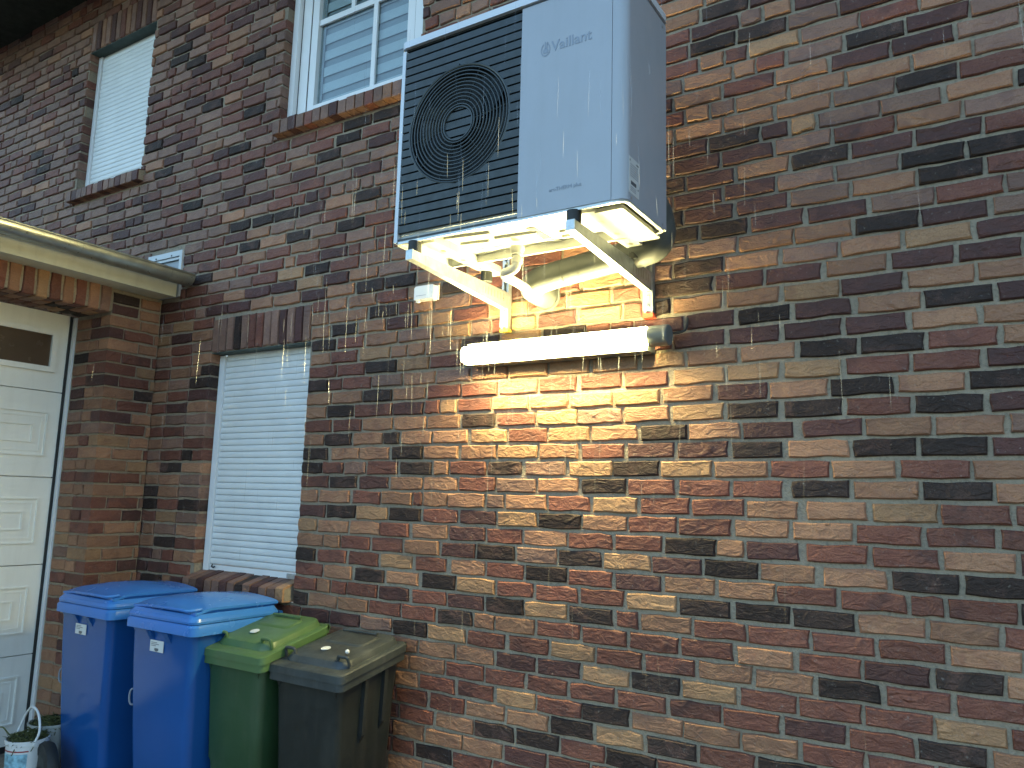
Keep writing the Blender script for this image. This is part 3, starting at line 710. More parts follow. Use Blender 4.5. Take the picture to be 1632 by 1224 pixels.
# corner post and right side in one folded sheet
sp = bmesh.new(); rc = .034
outl = [(-1.1640, HF - .004)] + [(HX1 - rc + rc * math.sin(math.radians(a)), HF - .004 + rc - rc * math.cos(math.radians(a))) for a in range(0, 91, 10)] + [(HX1, HB)]
inn = [(x - .010, y + .010) for x, y in outl][::-1]; inn[-1] = (-1.1640, HF + .016)
loft(sp, [[(x, y, z) for x, y in outl + inn] for z in (HZ0 + .002, HZ1)])
side = put('side_panel', sp, M_WHITE, hp, smooth=30)
put('back_panel', box(-2.189, HX1 - .012, HB - .012, HB - .001, HZ0 + .03, HZ1), M_WHITE, hp)
lid = bmesh.new(); loft(lid, [rrect(HX0 - .010, HX1 + .008, HF - .014, HB + .01, .036, z) for z in (HZ1 + .008, HZ1 + .040)]); put('lid', lid, M_TRIM, hp, smooth=40, bevel=.004)
put('lid_gap_shade', box(HX0 + .004, HX1 - .004, HF + .004, HB - .004, HZ1, HZ1 + .009), M_DARK, hp)  # dark filler that colours in the shaded gap under the lid
# louvred grille with the round fan opening: every louvre is a part, clipped round the ring
GX0, GX1, GZ0, GZ1 = -2.1895, -1.5725, HZ0 + .014, HZ1 - .002
put('grille_backing', box(GX0 + .002, GX1 - .001, HF + .060, HF + .068, GZ0, GZ1), M_DARK, hp)
grille = put('grille', box(GX0 + .001, GX1 - .001, HF - .002, HF + .012, GZ0 - .009, GZ0 - .001), M_GRILLE, hp)
pitch = .03895; z = 2.915 - 3 * pitch + .004
z = 2.8000 + .0165
cuts = []
ref = 2.9150
k0 = math.floor((ref - GZ0) / pitch)
zl = [ref + (k - k0) * pitch for k in range(0, 40)]
zl = [q for q in zl if GZ0 - .02 < q < GZ1 + pitch]
for a in zl:
    za, zb = max(a + .004, GZ0), min(a + pitch - .004, GZ1)
    if zb - za < .008: continue
    s = bmesh.new()
    lv = [za + (zb - za) * q / 4 for q in range(5)]
    def half(R, q): return math.sqrt(max(0, R * R - (q - FZ) ** 2))
    touch = any(half(FR + .004, q) > 0 for q in lv)
    def prism(xa, xb):   # xa, xb: lists per level
        for i in range(4):
            pass
        rings = []
        front = []
        for q, p0, p1 in zip(lv, xa, xb):
            rings.append([(p0, HF - .003, q), (p1, HF - .003, q), (p1, HF + .010, q), (p0, HF + .010, q)])
        loft(s, rings)
    if touch:
        prism([GX0] * 5, [FX - half(FR + .004, q) for q in lv]); put('louvre', s, M_GRILLE, grille)
        s = bmesh.new(); prism([FX + half(FR + .004, q) for q in lv], [GX1] * 5)
    else: prism([GX0] * 5, [GX1] * 5)
    put('louvre', s, M_GRILLE, grille)
    if any(half(.073, q) > .012 for q in lv):
        s = bmesh.new(); xa = [FX - max(.002, half(.073, q)) for q in lv]; xb = [FX + max(.002, half(.073, q)) for q in lv]
        rings = [[(p0, HF + .004, q), (p1, HF + .004, q), (p1, HF + .016, q), (p0, HF + .016, q)] for q, p0, p1 in zip(lv, xa, xb)]
        loft(s, rings); put('hub_louvre', s, M_GRILLE, grille)
fan_ring = bmesh.new()
def ringxz(bm, R, r, yc, seg=72, sub=8):
    rings = []
    for k in range(seg):
        a = 2 * math.pi * k / seg
        rings.append([(FX + (R + r * math.cos(2 * math.pi * q / sub)) * math.cos(a), yc + r * math.sin(2 * math.pi * q / sub), FZ + (R + r * math.cos(2 * math.pi * q / sub)) * math.sin(a)) for q in range(sub)])
    vs = [[bm.verts.new(p) for p in ring] for ring in rings]
    for i in range(seg):
        for q in range(sub): bm.faces.new((vs[i][q], vs[i][(q + 1) % sub], vs[(i + 1) % seg][(q + 1) % sub], vs[(i + 1) % seg][q]))
ringxz(fan_ring, FR, .0065, HF + .002); fg = put('fan_guard', fan_ring, M_RING, hp, smooth=True)
for k in range(11):
    b = bmesh.new(); R = .086 + k * (.250 - .086) / 10; ringxz(b, R, .0034, HF - .001 + .010 * (k / 10 - .5) ** 2 * 0, 64, 6); put('guard_ring', b, M_RING, fg, smooth=True)
b = bmesh.new(); ringxz(b, .075, .0045, HF + .001, 48, 6); put('hub_ring', b, M_RING, fg, smooth=True)
for k in range(12):
    a = 2 * math.pi * k / 12 + .13; b = bmesh.new()
    tube(b, [(FX + .076 * math.cos(a), HF + .012, FZ + .076 * math.sin(a)), (FX + .262 * math.cos(a), HF + .012, FZ + .262 * math.sin(a))], .003, 6); put('spoke', b, M_RING, fg)
fanhub = bmesh.new(); tube(fanhub, [(FX, HF + .016, FZ), (FX, HF + .056, FZ)], .070, 24); fan = put('fan', fanhub, M_RING, hp, smooth=40)
for k in range(3):
    b = bmesh.new(); rows = []
    for q in range(6):
        R = .066 + q * .036; a0 = 2 * math.pi * k / 3 + .10 * q; ww = .55 + .05 * q
        rows.append([Vector((FX + R * math.cos(a0 + ww * s_), HF + .030 + .026 * s_ * (1 if True else 0), FZ + R * math.sin(a0 + ww * s_))) for s_ in (0, .33, .66, 1)])
    vv = [[b.verts.new(p) for p in r_] for r_ in rows]
    for r1, r2 in zip(vv, vv[1:]):
        for i in range(3): b.faces.new((r1[i], r1[i + 1], r2[i + 1], r2[i]))
    geom = bmesh.ops.solidify(b, geom=list(b.faces), thickness=.004)
    put('fan_blade', b, M_RING, fan, smooth=True)
# lettering and emblem on the front panel
def letters(name, body, x, y, z, size, mat, parent, rot=(math.pi / 2, 0, 0), width=None, bold=0.0):
    cu = bpy.data.curves.new(name, 'FONT'); cu.body = body; cu.size = size; cu.extrude = .0006; cu.offset = bold
    t = bpy.data.objects.new(name, cu); C.objects.link(t); bpy.context.view_layer.update()
    me = bpy.data.meshes.new_from_object(t.evaluated_get(bpy.context.evaluated_depsgraph_get()))
    C.objects.unlink(t); bpy.data.objects.remove(t)
    xs_ = [v.co.x for v in me.vertices]; x0_ = min(xs_); wd = max(xs_) - x0_
    s = (width / wd) if width else 1
    for v in me.vertices: v.co.x = (v.co.x - x0_) * s
    me.materials.clear(); me.materials.append(mat)
    o = bpy.data.objects.new(name, me); C.objects.link(o); o.parent = parent; o.location = Vector((x, y, z)) - base_of(parent); o.rotation_euler = rot
    return o
letters('brand_lettering', 'Vaillant', -1.432, HF - .0048, 3.474, .062, M_LOGO, fpan, width=.180, bold=.0006)
emb = bmesh.new(); ex, ez = -1.458, 3.490
def oval(k, n=28): return [(ex + k * .0215 * math.cos(2 * math.pi * q / n), ez + k * .0290 * math.sin(2 * math.pi * q / n)) for q in range(n)]
o1, o2 = oval(1.0), oval(.82)
for q in range(28):
    j = (q + 1) % 28
    if 5 <= q <= 8: continue                                   # the oval is open where the ears pass
    v = [emb.verts.new((x, HF - .0052, z)) for x, z in (o1[q], o1[j], o2[j], o2[q])]; emb.faces.new(v)
for poly in ([(-.010, -.016), (.011, -.016), (.013, -.004), (.006, .006), (-.004, .006), (-.011, -.002)], [(-.004, .005), (.001, .005), (.0015, .033), (-.0035, .034)], [(.003, .005), (.007, .004), (.012, .030), (.0075, .033)]):
    v = [emb.verts.new((ex + x, HF - .0052, ez + z)) for x, z in poly]; emb.faces.new(v)
put('emblem', emb, M_LOGO, fpan, recalc=False)
letters('model_lettering', 'aroTHERM plus', -1.428, HF - .0048, 2.884, .022, M_LOGO, fpan, width=.140)
for ys_, zs_ in ((-.735, 2.815), (-.42, 2.815), (-.735, 3.68), (-.42, 3.68)):
    b = bmesh.new(); disc(b, (HX1 - .0005, ys_, zs_), .006, (1, 0, 0), .0025, 12); put('screw', b, M_GALV, side)
# rating plate on the right side
lp = box(HX1 - .0005, HX1 + .0008, -.756, -.660, 2.832, 2.974); plate = put('rating_plate', lp, M_STICK, side)
def bars(items, mat=M_INK):
    b = bmesh.new()
    for y0, y1, z0, z1 in items: bx(b, HX1 + .0009, HX1 + .0014, y0, y1, z0, z1)
    put('plate_print', b, mat, plate)
for q_ in [(-.738, -.690, 2.868, 2.882), (-.750, -.745, 2.955, 2.963), (-.690, -.668, 2.957, 2.962), (-.674, -.668, 2.862, 2.868)]: bars([q_])
bars([(-.745, -.672, 2.945 - .009 * q, 2.9475 - .009 * q) for q in range(6)] + [(-.742, -.690, 2.858 - .007 * q, 2.860 - .007 * q) for q in range(3)], M_LOGO)
# underside
put('skirt', box(-2.188, -1.135, HF + .0005, HF + .010, HZ0 - .008, HZ0 + .003), M_GALV, hp, bevel=.002)
base = bmesh.new(); loft(base, [rrect(HX0 + .004, HX1 - .006, HF + .012, HB - .004, .03, z) for z in (2.832, 2.846)]); pan = put('base_pan', base, M_PAN, hp)
rim = bmesh.new(); a = rrect(HX0 + .001, HX1 - .001, HF + .001, HB - .001, .034, 0); b2 = rrect(HX0 + .016, HX1 - .016, HF + .014, HB - .014, .022, 0)
loft(rim, [[(x, y, 2.812) for x, y, _ in a], [(x, y, 2.793) for x, y, _ in a], [(x, y, 2.793) for x, y, _ in b2], [(x, y, 2.8315) for x, y, _ in b2]], False, False); put('base_rim', rim, M_PAN, hp, smooth=30)
ribs = [((-2.02, -.66), (-1.80, -.63)), ((-2.00, -.56), (-1.86, -.54)), ((-1.82, -.56), (-1.62, -.54)), ((-1.53, -.50), (-1.44, -.49)), ((-1.55, -.44), (-1.46, -.43)), ((-1.66, -.68), (-1.50, -.70))]
for (xa, ya), (xb, yb) in ribs:
    b = bmesh.new(); tube(b, [(xa, ya, 2.832), (xb, yb, 2.832)], .012, 10); put('pressed_rib', b, M_PAN, pan, smooth=True)
for k, (xe, ye) in enumerate([(-2.03, -.46), (-2.02, -.42), (-1.98, -.40), (-1.58, -.41), (-1.60, -.44)]):
    b = bmesh.new(); tube(b, [(-1.80 if xe < -1.8 else -1.72, -.455, 2.8315), (xe, ye, 2.8315)], .004, 8); put('drain_rib', b, M_PAN, pan, smooth=True)
b = bmesh.new(); ang = math.atan2(.15, -.01)
bx(b, -1.640, -1.602, -.600, -.415, 2.8295, 2.833); put('pan_slot', b, M_DARK, pan, bevel=.001)
rb = random.Random(3); b = bmesh.new()
for k in range(26): disc(b, (rb.uniform(-2.05, -1.40), rb.uniform(-.74, -.50), 2.8322), .0032, (0, 0, -1), .0012, 8)
put('rivet', b, M_INK, pan)
b = bmesh.new(); loft(b, [rrect(-1.268, -1.146, -.715, -.330, .012, z) for z in (2.790, 2.806)]); put('cover_plate', b, M_PAN, hp, bevel=.003)
put('cover_gap', box(-1.262, -1.150, -.735, -.390, 2.806, 2.832), M_DARK, hp)
XL, XR = -2.098, -1.322
for X in (XL, XR):
    b = bmesh.new(); q0, q1 = X - .004, X + .070
    loft(b, [[(x, y, z) for x, y in ((q0, -.722), (q1, -.722), (q1, -.185), (q1 - .022, -.160), (q0, -.160))] for z in (2.7955, 2.800)]); bx(b, q0, q0 + .004, -.722, -.160, 2.800, 2.831); bx(b, q1 - .004, q1, -.722, -.185, 2.800, 2.831); bx(b, q0 + .004, q1 - .004, -.722, -.718, 2.800, 2.830)
    rail = put('foot_rail', b, M_PAN, hp, bevel=.002)
    for yy in (-.60, -.45, -.31):
        b = bmesh.new(); disc(b, (X + .033, yy, 2.7957), .013, (0, 0, -1), .0015, 16); put('rail_hole', b, M_ZINC, rail)
    for yy in (-.757, -.236):
        b = bmesh.new(); xf = X - .006 if yy < -.5 else X + .020; tube(b, [(xf, yy, 2.748), (xf, yy, 2.7955)], .029, 18)
        put('rubber_foot', b, M_RUBBER, rail, smooth=40)

# ------------------------------------------------------------------ wall brackets under it
def bracket(X, label):
    t = thing('wall_bracket', label, 'bracket', (X, -.02, 2.56), 'galvanised brackets carrying the heat pump')
    b = bmesh.new()   # upright C-section with the slot open to the front
    z0, z1 = 2.553, 2.93
    bx(b, X - .020, X + .020, -.006, -.002, z0, z1); bx(b, X - .020, X - .0165, -.034, -.006, z0, z1); bx(b, X + .0165, X + .020, -.034, -.006, z0, z1)
    bx(b, X - .0165, X - .008, -.034, -.031, z0, z1); bx(b, X + .008, X + .0165, -.034, -.031, z0, z1)
    up = put('upright', b, M_GALV, t, bevel=.001, seg=1)
    b = bmesh.new(); xa, xb = X - .018, X + .018       # tapering arm: web on the left, flanges above and below
    def sec(y, zb, zt): return [(xa, y, zb), (xb, y, zb), (xb, y, zt), (xa, y, zt)]
    loft(b, [sec(-.036, 2.655, 2.744), sec(-.30, 2.672, 2.745), sec(-.795, 2.706, 2.747)]); arm = put('arm', b, M_GALV, t, bevel=.003)
    put('arm_cap', box(xa - .001, xb + .001, -.800, -.7945, 2.705, 2.748), M_GALV, t, bevel=.001, seg=1)
    for zz in (2.635, 2.585):
        b = bmesh.new(); tube(b, [(X, -.033, zz), (X, -.046, zz)], .011, 6); tube(b, [(X, -.046, zz), (X, -.056, zz)], .006, 10); put('bolt', b, M_GALV, t)
    put('clamp_plate', box(X - .024, X + .024, -.040, -.0355, 2.565, 2.66), M_GALV, t, bevel=.002)
    b = bmesh.new(); tube(b, [(X, -.033, 2.90), (X, -.045, 2.90)], .010, 6); put('bolt', b, M_GALV, t)
    for q in range(7):
        yy = -.075 - q * .028; b = bmesh.new(); bx(b, xb - .001, xb + .0006, yy - .005, yy + .005, 2.690, 2.728); put('arm_slot', b, M_ZINC, arm)
    return t
br1 = bracket(XL, 'galvanised bracket under the grille side of the heat pump, beside the small white sensor')
put('end_cap', box(XL - .024, XL + .024, -.038, -.001, 2.542, 2.556), soft_mat('yellow_plastic', (.5, .36, .05), .5), br1, bevel=.003)
br2 = bracket(XR, 'galvanised bracket under the white panel side of the heat pump, with a red cap below')
put('end_cap', box(XR - .026, XR + .026, -.040, -.001, 2.534, 2.556), M_RED, br2, bevel=.003, label='red plastic end cap')

# ------------------------------------------------------------------ pipe, drain, sensor, lamp
pipe = thing('insulated_pipe', 'thick grey insulated pipe running behind the brackets from the wall to the heat pump', 'pipe', (-1.6, 0, 2.75))
b = bmesh.new(); path = curve([(-1.870, .0, 2.705), (-1.870, -.10, 2.708), (-1.855, -.165, 2.715), (-1.780, -.195, 2.733), (-1.60, -.20, 2.757), (-1.30, -.20, 2.790)], 7); tube(b, path, .063, 22); put('pipe_run', b, M_PIPE, pipe, smooth=50)
b = bmesh.new(); path = curve([(-1.31, -.20, 2.789), (-1.262, -.203, 2.793), (-1.215, -.210, 2.808), (-1.190, -.222, 2.850), (-1.188, -.25, 2.91), (-1.192, -.31, 2.955), (-1.195, -.365, 2.96)], 7); tube(b, path, .066, 22); put('elbow', b, M_PIPE, pipe, smooth=50)
for x, z in ((-1.66, 2.749), (-1.58, 2.759)):
    b = bmesh.new(); tube(b, [(x - .004, -.1995, z - .0005), (x + .004, -.2, z + .0005)], .0645, 24); put('joint_ring', b, M_PIPE, pipe, smooth=40)
b = bmesh.new(); tube(b, [(-1.870, -.001, 2.705), (-1.870, -.014, 2.705)], [.076, .072], 26); put('wall_collar', b, M_PIPE, pipe, smooth=40)

drain = thing('drain_pipe', 'short pale plastic drain pipe bending down from under the heat pump towards the wall', 'drain pipe', (-1.79, -.4, 2.69))
b = bmesh.new(); tube(b, [(-1.76, -.470, 2.807), (-1.76, -.470, 2.795), (-1.76, -.470, 2.775)], [.032, .034, .024], 18)
tube(b, [(-1.76, -.470, 2.776), (-1.76, -.470, 2.768), (-1.76, -.470, 2.764)], [.024, .027, .024], 18); put('spigot', b, M_PVC, drain, smooth=40)
b = bmesh.new(); tube(b, curve([(-1.76, -.470, 2.766), (-1.76, -.470, 2.735), (-1.768, -.470, 2.712), (-1.795, -.469, 2.700), (-1.822, -.464, 2.697), (-1.836, -.447, 2.696), (-1.840, -.42, 2.694)], 6), .0215, 16); put('trap_bend', b, M_PVC, drain, smooth=50)
b = bmesh.new(); tube(b, [(-1.76, -.470, 2.752), (-1.76, -.470, 2.732)], .0255, 18); put('socket', b, M_PVC, drain, smooth=40)
b = bmesh.new(); tube(b, [(-1.8405, -.425, 2.6945), (-1.8490, -.105, 2.677)], .0205, 16); put('outlet_pipe', b, M_PVC, drain, smooth=40)
b = bmesh.new(); tube(b, [(-1.840, -.440, 2.695), (-1.841, -.415, 2.694)], .0248, 16); put('socket', b, M_PVC, drain, smooth=40)

sensor = thing('outdoor_sensor', 'small white plastic temperature sensor box on the bricks near the heat pump', 'sensor', (-2.624, -.02, 2.80))
b = bmesh.new(); loft(b, [[(x, y, z) for x, z in [(-2.692, 2.772), (-2.556, 2.772), (-2.556, 2.838), (-2.566, 2.848), (-2.682, 2.848), (-2.692, 2.838)]] for y in (-.040, -.006)]); put('housing', b, M_UPVC, sensor, bevel=.005)
put('wall_plate', box(-2.688, -2.548, -.006, -.0005, 2.768, 2.850), M_UPVC, sensor, bevel=.002)
for x in (-2.685, -2.570): put('clip', box(x, x + .016, -.030, -.012, 2.760, 2.773), M_UPVC, sensor, bevel=.002)
put('seam_line', box(-2.678, -2.610, -.0408, -.0398, 2.7925, 2.7945), M_LOGO, sensor)

lamp = thing('wall_lamp', 'long tube lamp glowing bright warm white on the bricks below the heat pump', 'lamp', (-1.76, -.03, 2.44))
put('mounting_base', box(-2.276, -1.300, -.098, -.0005, 2.370, 2.479), M_LAMPBODY, lamp, bevel=.006)
LZ0, LZ1 = 2.418, 2.431
b = bmesh.new(); prof = [(-.0985, -.038), (-.134, -.038), (-.143, -.030), (-.147, -.014), (-.147, .014), (-.143, .030), (-.134, .038), (-.0985, .038)]
loft(b, [[(x, y, z + q) for y, q in prof] for x, z in ((-2.278, LZ0), (-1.2905, LZ1))]); put('diffuser', b, M_LIT, lamp, smooth=40)
def cap(x0, x1, z, r):
    b = bmesh.new(); rings = []
    for x, q in ((x0, r - .004), (x0 + .004, r), (x1 - .004, r), (x1, r - .004)):
        rings.append([(x, -.100 + q * math.cos(2 * math.pi * k / 20), z + q * math.sin(2 * math.pi * k / 20)) for k in range(20)])
    loft(b, rings); return put('end_cap', b, M_LAMPBODY, lamp, smooth=40)
cap(-1.2900, -1.195, LZ1, .047); cap(-2.294, -2.2785, LZ0, .047)
b = bmesh.new(); tube(b, curve([(-1.20, -.055, 2.447), (-1.16, -.05, 2.45), (-1.145, -.03, 2.47), (-1.145, -.008, 2.52)], 5), .006, 8); put('cable', b, M_RUBBER, lamp, smooth=True)

# ------------------------------------------------------------------ wheelie bins
def grid_surface(bm, x0, x1, y0, y1, f, nx, ny):
    v = [[bm.verts.new((x0 + (x1 - x0) * i / nx, y0 + (y1 - y0) * j / ny, f(i / nx, j / ny))) for i in range(nx + 1)] for j in range(ny + 1)]
    for j in range(ny):
        for i in range(nx): bm.faces.new((v[j][i], v[j][i + 1], v[j + 1][i + 1], v[j + 1][i]))
    return v

def smooth01(t): t = max(0, min(1, t)); return t * t * (3 - 2 * t)

def wheels(t, xa, xb, y, mat=M_RUBBER):
    for x, s in ((xa, -1), (xb, 1)):
        b = bmesh.new(); tube(b, [(x - .022, y, .10), (x + .022, y, .10)], .10, 24); wv = put('wheel', b, M_RUBBER, t, smooth=40, bevel=.006)
        b = bmesh.new(); tube(b, [(x + s * .0225, y, .10), (x + s * .028, y, .10)], .06, 20); put('hub', b, M_HUB, wv, smooth=40)

def blue_bin(label):
    """240 litre bin with domed lid; front rim corners as built at the nearer of the two"""
    x0, x1, yf, yb, zr = -4.050, -3.464, -.700, -.125, 1.000
    t = thing('wheelie_bin', label, 'bin', ((x0 + x1) / 2, (yf + yb) / 2, 0), 'two blue wheelie bins against the wall')
    b = bmesh.new(); lv = []
    for z, ix, fy, by in ((-.003, .075, .095, .13), (.10, .068, .085, .085), (.45, .052, .055, .06), (.80, .036, .034, .04), (.955, .030, .028, .034), (.985, .018, .014, .02)):
        lv.append(rrect(x0 + ix, x1 - ix, yf + fy, yb - by, .045, z, 5))
    loft(b, lv); body = put('body', b, M_BLUE, t, smooth=40)
    b = bmesh.new()     # rim collar dipping in the middle of the front
    def zlow(x, y): return .972 - .018 * smooth01(1 - (y - yf) / .12) * math.sin(math.pi * (x - x0) / (x1 - x0)) ** 2 * -1
    loft(b, [rrect(x0 + .012, x1 - .012, yf + .012, yb - .012, .04, 0, 5, zlow), rrect(x0, x1, yf, yb, .045, 0, 5, lambda x, y: zlow(x, y) + .004), rrect(x0, x1, yf, yb, .045, 1.018, 5), rrect(x0 + .01, x1 - .01, yf + .01, yb - .01, .04, 1.030, 5)])
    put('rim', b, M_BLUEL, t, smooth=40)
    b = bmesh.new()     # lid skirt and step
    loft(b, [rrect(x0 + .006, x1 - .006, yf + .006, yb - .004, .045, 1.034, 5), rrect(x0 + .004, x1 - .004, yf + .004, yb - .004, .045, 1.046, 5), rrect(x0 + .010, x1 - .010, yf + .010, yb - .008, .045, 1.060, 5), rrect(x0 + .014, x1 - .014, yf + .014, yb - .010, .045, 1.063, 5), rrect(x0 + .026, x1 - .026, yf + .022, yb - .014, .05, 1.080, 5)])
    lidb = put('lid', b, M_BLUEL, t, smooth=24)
    b = bmesh.new()     # raised top shell with wavy sides and an overhanging front grip
    nx, ny = 22, 22; gx0, gx1, gy0, gy1 = x0 + .030, x1 - .026, yf + .030, yb - .012
    def top(u, v):
        dome = .052 * math.sin(math.pi * min(1, max(0, u))) ** .55 * (1 - .25 * (2 * u - 1) ** 2)
        wave = smooth01(v / .42) * (1 - .55 * smooth01((v - .55) / .45))
        return 1.088 + .020 * smooth01(v * 5) * (1 - .3 * v) + dome * (.30 + .70 * wave) * .80
    edge = lambda u, v: top(u, v)
    v = grid_surface(b, gx0, gx1, gy0, gy1, top, nx, ny)
    rimloop = v[0] + [r[-1] for r in v[1:]] + v[-1][-2::-1] + [r[0] for r in v[-2:0:-1]]
    low = [b.verts.new((p.co.x, p.co.y, p.co.z - .012)) for p in rimloop]
    inn = [b.verts.new((p.co.x + (.02 if p.co.x < (x0 + x1) / 2 else -.02), p.co.y + (.02 if p.co.y < (yf + yb) / 2 else -.02), 1.078)) for p in rimloop]
    n = len(rimloop)
    for i in range(n):
        j = (i + 1) % n
        b.faces.new((rimloop[j], rimloop[i], low[i], low[j])); b.faces.new((low[j], low[i], inn[i], inn[j]))
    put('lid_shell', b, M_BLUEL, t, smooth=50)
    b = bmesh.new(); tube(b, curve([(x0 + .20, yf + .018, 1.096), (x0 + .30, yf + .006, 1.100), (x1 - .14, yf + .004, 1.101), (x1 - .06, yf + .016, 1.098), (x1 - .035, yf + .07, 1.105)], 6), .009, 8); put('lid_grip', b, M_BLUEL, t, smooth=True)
    for xa in (-3.842, -3.700):   # comb catches under the rim
        b = bmesh.new(); loft(b, [[(xa, yf + .029, .920), (xa + .036, yf + .029, .920), (xa + .036, yf + .036, .920), (xa, yf + .036, .920)], [(xa, yf - .004, .974), (xa + .036, yf - .004, .974), (xa + .036, yf + .036, .972), (xa, yf + .036, .972)]]); put('lifting_rib', b, M_BLUE, t)
    st = put('sticker', box(-3.835, -3.722, yf + .0245, yf + .0260, .868, .925), M_STICK, t)
    b = bmesh.new()
    for z, a, e in ((.912, -3.826, -3.776), (.904, -3.826, -3.760), (.896, -3.826, -3.785)): bx(b, a, e, yf + .0238, yf + .0244, z, z + .003)
    bx(b, -3.795, -3.762, yf + .0238, yf + .0244, .874, .886); bx(b, -3.788, -3.770, yf + .0238, yf + .0244, .870, .874); put('sticker_print', b, M_INK, st)
    b = bmesh.new(); tube(b, [(x0 + .05, yb + .035, 1.03), (x1 - .05, yb + .035, 1.03)], .014, 10); put('handle', b, M_BLUE, t, smooth=True)
    for xa in (x0 + .07, x1 - .11): put('handle_lug', box(xa, xa + .04, yb - .02, yb + .03, .985, 1.03), M_BLUE, t, bevel=.004)
    b = bmesh.new(); tube(b, curve([(x0 + .055, yf + .11, .63), (x0 + .020, yf + .075, .64), (x0 + .008, yf + .07, .60), (x0 + .022, yf + .075, .56), (x0 + .055, yf + .11, .57)], 5), .005, 8); put('lock_loop', b, M_LOGO, t, smooth=True)
    wheels(t, x0 + .09, x1 - .09, yb - .06)
    return t
bin2 = blue_bin('blue wheelie bin between the other blue bin and the green bin')
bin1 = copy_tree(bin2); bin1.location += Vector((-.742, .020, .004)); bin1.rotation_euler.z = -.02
bin1['label'] = 'blue wheelie bin nearest the garage door, behind the little bucket'

def small_bin(label, x0, x1, yf, yb, zr, slope, mb, ml, h, group):
    """120 litre bin whose rim and lid rise towards the hinge"""
    t = thing('wheelie_bin', label, 'bin', ((x0 + x1) / 2, (yf + yb) / 2, 0), group)
    zz = lambda k: (lambda x, y: zr + k + slope * (y - yf))
    b = bmesh.new(); lv = []
    for z, ix, fy, by in ((.05, .075, .095, .09), (.08, .068, .085, .08), (.36, .052, .056, .055), (.375, .046, .050, .05), (.60, .040, .038, .04), (zr - .02, .032, .028, .03)):
        lv.append(rrect(x0 + ix, x1 - ix, yf + fy, yb - by, .035, z, 5))
    lv.append(rrect(x0 + .026, x1 - .026, yf + .024, yb - .02, .035, 0, 5, zz(-.002)))
    loft(b, lv); put('body', b, mb, t, smooth=40)
    b = bmesh.new()
    loft(b, [rrect(x0 + .012, x1 - .012, yf + .010, yb, .03, 0, 5, zz(-.004)), rrect(x0, x1, yf, yb, .032, 0, 5, zz(0)), rrect(x0, x1, yf, yb, .032, 0, 5, zz(.036)), rrect(x0 - .006, x1 + .006, yf - .006, yb, .032, 0, 5, zz(.038)), rrect(x0 - .005, x1 + .005, yf - .005, yb, .032, 0, 5, zz(.071)), rrect(x0 + .004, x1 - .004, yf + .004, yb - .004, .03, 0, 5, zz(.076))])
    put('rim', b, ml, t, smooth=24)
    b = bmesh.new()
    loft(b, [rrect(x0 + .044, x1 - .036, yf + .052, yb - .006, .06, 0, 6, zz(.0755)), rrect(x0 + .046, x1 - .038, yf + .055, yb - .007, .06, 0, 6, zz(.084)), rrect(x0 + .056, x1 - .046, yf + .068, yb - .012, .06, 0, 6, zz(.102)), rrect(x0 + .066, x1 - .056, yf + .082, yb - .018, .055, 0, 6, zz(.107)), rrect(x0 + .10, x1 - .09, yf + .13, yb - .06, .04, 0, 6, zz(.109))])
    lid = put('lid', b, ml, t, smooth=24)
    f = zz(0)
    pn = bmesh.new(); loft(pn, [rrect(x0 + .11, x1 - .11, yf + .24, yb - .07, .03, 0, 4, zz(.106)), rrect(x0 + .12, x1 - .12, yf + .25, yb - .08, .03, 0, 4, zz(.116)), rrect(x0 + .13, x1 - .13, yf + .26, yb - .09, .03, 0, 4, zz(.117))]); put('lid_panel', pn, ml, t, smooth=35)
    for xa in (x0 + .035, x1 - .105):       # two grips at the front corners
        yy = yf + .078; k = f(0, yy) + .092
        b = bmesh.new(); tube(b, curve([(xa, yy + .01, k - .01), (xa + .004, yy, k + .026), (xa + .012, yy - .003, k + .034), (xa + .058, yy - .003, k + .034), (xa + .066, yy, k + .026), (xa + .070, yy + .01, k - .01)], 5), .008, 8); put('grip', b, ml, lid, smooth=True)
    b = bmesh.new(); k = f(0, yf + .17) + .1125; disc(b, ((x0 + x1) / 2 - .02, yf + .16, k), .024, (0, -slope, 1), .003, 20); put('lid_badge', b, M_STICK, lid)
    b = bmesh.new(); k = f(0, yb) + .055; tube(b, [(x0 + .03, yb + .022, k), (x1 - .03, yb + .022, k)], .012, 10); put('handle', b, ml, t, smooth=True)
    for xa in (x0 + .03, x1 - .06): put('hinge_lug', box(xa, xa + .03, yb - .03, yb + .026, k - .03, k + .016), ml, t, bevel=.004)
    b = bmesh.new(); b1 = f(0, yb - .1) + .118; tube(b, [(x0 + .13, yb - .085, b1 + .012), (x1 - .13, yb - .085, b1 + .012)], .007, 8); put('rear_grip', b, ml, lid, smooth=True)
    for xa in (x0 + .05, x1 - .07):
        b = bmesh.new(); loft(b, [[(xa - .002, yf + .02, zr), (xa + .022, yf + .02, zr), (xa + .022, yf + .05, zr), (xa - .002, yf + .05, zr)], [(xa + .008, yf + .034, zr - .05), (xa + .012, yf + .034, zr - .05), (xa + .012, yf + .05, zr - .05), (xa + .008, yf + .05, zr - .05)]]); put('lifting_rib', b, mb, t)
    wheels(t, x0 + .09, x1 - .09, yb - .05)
    return t, f
gbin, gf = small_bin('green wheelie bin with a lighter lime green lid', -3.540, -3.069, -.590, -.150, .838, .24, M_GREENB, M_GREENL, .93, None)
kbin, kf = small_bin('black wheelie bin with a dusty grey black lid', -3.090, -2.598, -.538, -.075, .808, .19, M_BLACKB, M_BLACKL, .93, None)
